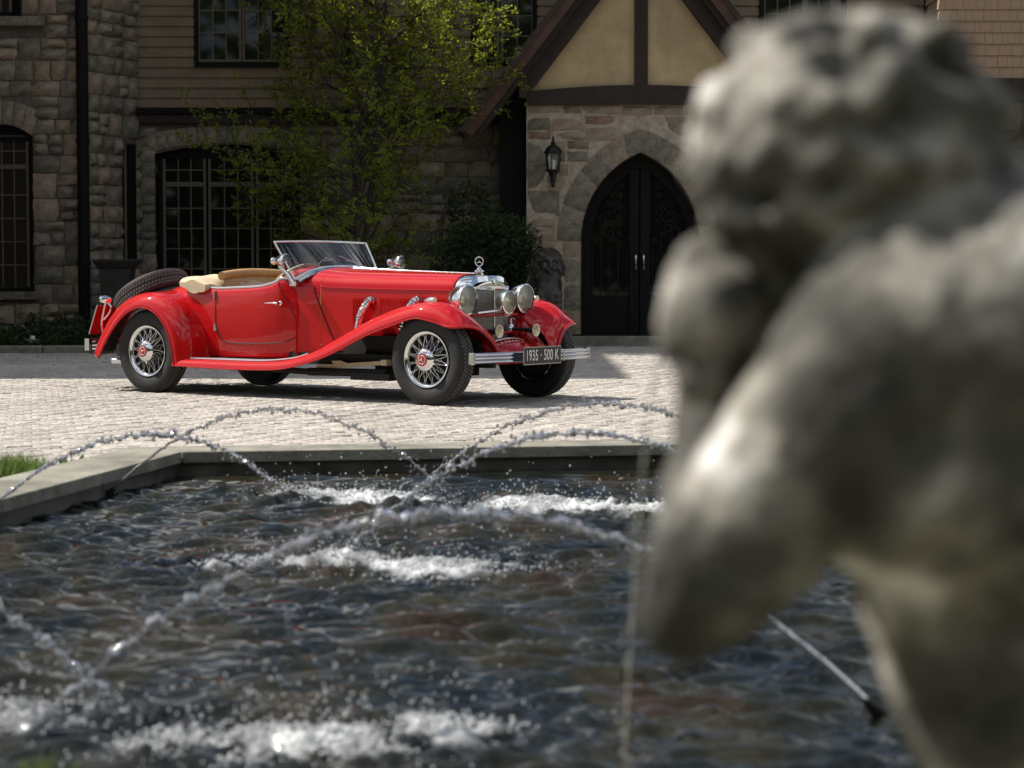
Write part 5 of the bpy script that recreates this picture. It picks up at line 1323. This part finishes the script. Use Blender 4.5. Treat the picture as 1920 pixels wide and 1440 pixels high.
for s_ in (-1, 1):
    capsule(q, (s_*.12,-.06,hz-.45), (s_*.12,-.10,.12), .085, .055, 8); q.ball((s_*.12,-.15,.11), (.065,.10,.05), 2); q.ball((s_*.2,.30,.22), (.10,.22,.16), 2)
sculpt(q, 'body', 'bronze', lo, .0135, 1)
q = MB(); q.box((-.30, -.32, -.05), (.30, .75, .07)); q.build('plinth', 'kerb', lo, bevel=.01)
# --- fountain boy
m, t, b = newmat('lichened_stone'); M['statue'] = m
tc = t.nodes.new('ShaderNodeTexCoord'); n1 = t.nodes.new('ShaderNodeTexNoise'); n1.inputs['Scale'].default_value = 6.5; n1.inputs['Detail'].default_value = 7; n1.inputs['Roughness'].default_value = .62
r1 = t.nodes.new('ShaderNodeValToRGB'); e = r1.color_ramp.elements; e[0].position = .385; e[0].color = (.045, .043, .036, 1); e[1].position = .69; (.60, .575, .53, 1)
for p_, c_ in ((.485, (.11, .104, .088, 1)), (.58, (.33, .31, .265, 1))): k_ = e.new(p_); k_.color = c_
t.links.new(tc.outputs['Object'], n1.inputs[0]); t.links.new(n1.outputs[0], r1.inputs[0]); t.links.new(r1.outputs[0], b.inputs['Base Color']); b.inputs['Roughness'].default_value = .85
n2 = t.nodes.new('ShaderNodeTexNoise'); n2.inputs['Scale'].default_value = 60; bp = t.nodes.new('ShaderNodeBump'); bp.inputs['Strength'].default_value = .5; bp.inputs['Distance'].default_value = .004
t.links.new(tc.outputs['Object'], n2.inputs[0]); t.links.new(n2.outputs[0], bp.inputs['Height']); t.links.new(bp.outputs[0], b.inputs['Normal'])
SY = 1.92
bo_ = empty('fountain_boy_statue', (.62, 2.0, 0)); tag(bo_, 'weathered grey stone boy with curly hair, large and blurred in the right foreground', 'statue')
def sp(px, py, dy=0): return at(px, py, SY+dy)-Vector((.62, 2.0, 0))
def sr(px): return px/F*SY
q = MB()
hc = sp(1598, 288, .03); q.ball(hc, (sr(250), sr(255), sr(222)), 3)
rg = np.random.default_rng(12)
def onhead(a, t, dr=0):      # a round the crown, t from crown (0) to rim (1.25)
    e = t*PI/2; v = Vector((math.sin(e)*math.cos(a), -math.sin(e)*math.sin(a), math.cos(e)))
    return hc+Vector((v.x*(sr(254)+dr), v.y*(sr(258)+dr), v.z*(sr(228)+dr)))
for ring_, (t0, t1, n_, rr) in enumerate(((-.02, .46, 8, 40), (.42, .82, 15, 36), (.74, 1.08, 19, 36), (1.0, 1.32, 19, 34))):
    for k in range(n_):
        a = 2*PI*(k+.5*(ring_ % 2))/n_+rg.normal(0, .06); sw = rg.choice((-1, 1))*rg.uniform(.10, .26); P = []
        for i in range(8):
            t_ = i/7; P.append(onhead(a+sw*math.sin(t_*PI*1.1), t0+(t1-t0)*t_, sr(2)+sr(36)*t_**2))
        q.tube(P, [sr(rr)*(.55+.45*math.sin(PI*min(1, .2+t_/7*.75))) for t_ in range(8)], 8)
        q.ball(P[-1], sr(rr*rg.uniform(.85, 1.15)), 2)
for (px, py, r, dy) in ((1345, 355, 46, .0), (1430, 352, 42, -.03), (1500, 352, 38, -.06), (1572, 350, 38, -.06), (1332, 262, 44, .03), (1345, 180, 46, .05), (1385, 410, 42, .02), (1440, 425, 40, 0)): q.ball(sp(px, py, dy), sr(r), 2)
for (px, py, r, dy) in ((1745, 635, 265, -.05), (1880, 620, 285, -.05), (1650, 735, 225, -.05), (1790, 830, 285, -.03), (1560, 830, 185, -.04), (1900, 900, 290, .0), (1690, 900, 200, -.02)): q.ball(sp(px, py, dy), sr(r), 3)
q.ball(sp(1920, 565, -.02), sr(225), 3); capsule(q, sp(2010, 620, .05), sp(2040, 1350, .05), sr(230), sr(230), 8)
capsule(q, sp(1440, 520, .12), sp(1480, 720, .08), sr(120), sr(120), 5)
capsule(q, sp(1640, 400, .03), sp(1720, 560, .02), sr(150), sr(200), 5)              # neck
capsule(q, sp(1530, 330, .10), sp(1450, 440, .12), sr(120), sr(85), 5)               # cheek and jaw turned away
capsule(q, sp(1790, 590, .02), sp(1825, 900, .05), sr(240), sr(290), 8)              # back
capsule(q, sp(1825, 900, .05), sp(1900, 1300, .05), sr(290), sr(240), 8)             # waist
q.ball(sp(1930, 560, .05), sr(210), 3)
capsule(q, sp(1715, 575, -.01), sp(1560, 800, -.02), sr(195), sr(185), 10)            # shoulder into upper arm
capsule(q, sp(1560, 800, -.04), sp(1360, 1050, -.02), sr(185), sr(152), 12)
capsule(q, sp(1360, 1050, -.02), sp(1288, 1150, .01), sr(150), sr(104), 5)            # elbow
capsule(q, sp(1292, 1120, .03), sp(1330, 800, .20), sr(100), sr(76), 8)              # forearm raised to the mouth
capsule(q, sp(1325, 800, .20), sp(1345, 690, .22), sr(78), sr(80), 4)
for k in range(4):                                                                     # fingers round the shell
    capsule(q, sp(1275+k*26, 690-k*10, .16), sp(1290+k*26, 610-k*14, .12), sr(19), sr(16), 4)
capsule(q, sp(1960, 1300, .06), sp(1975, 1900, .04), sr(255), sr(200), 8)            # thigh
def rough(co, nz_): return .0035*nz_.noise(co*28)+.002*nz_.noise(co*70)
sculpt(q, 'body', 'statue', bo_, .0068, 4, rough)
q = MB()   # conch held to the mouth
for i in range(15):
    t_ = i/14; a = t_*9; q.ball(sp(1335+26*math.sin(a)*(1-t_)-18*t_, 520+190*t_, .06+.03*math.cos(a)), sr(98*(1-abs(t_-.3)**1.2*.6)), 2)
q.ball(sp(1322, 560, .05), (sr(82), sr(75), sr(130)), 3); capsule(q, sp(1380, 500, .07), sp(1470, 440, .10), sr(70), sr(60), 4)
sculpt(q, 'conch_shell', 'statue', bo_, .0065, 2, rough)
q = MB(); q.lathe([(0, .33), (.04, .34), (.08, .30), (.12, .27), (.50, .25), (.53, .30), (.56, .30), (.565, 0)], (.30, -.12, -.09), (0,0,1), 40); q.build('pedestal', 'statue', bo_, smooth=True, angle=40)
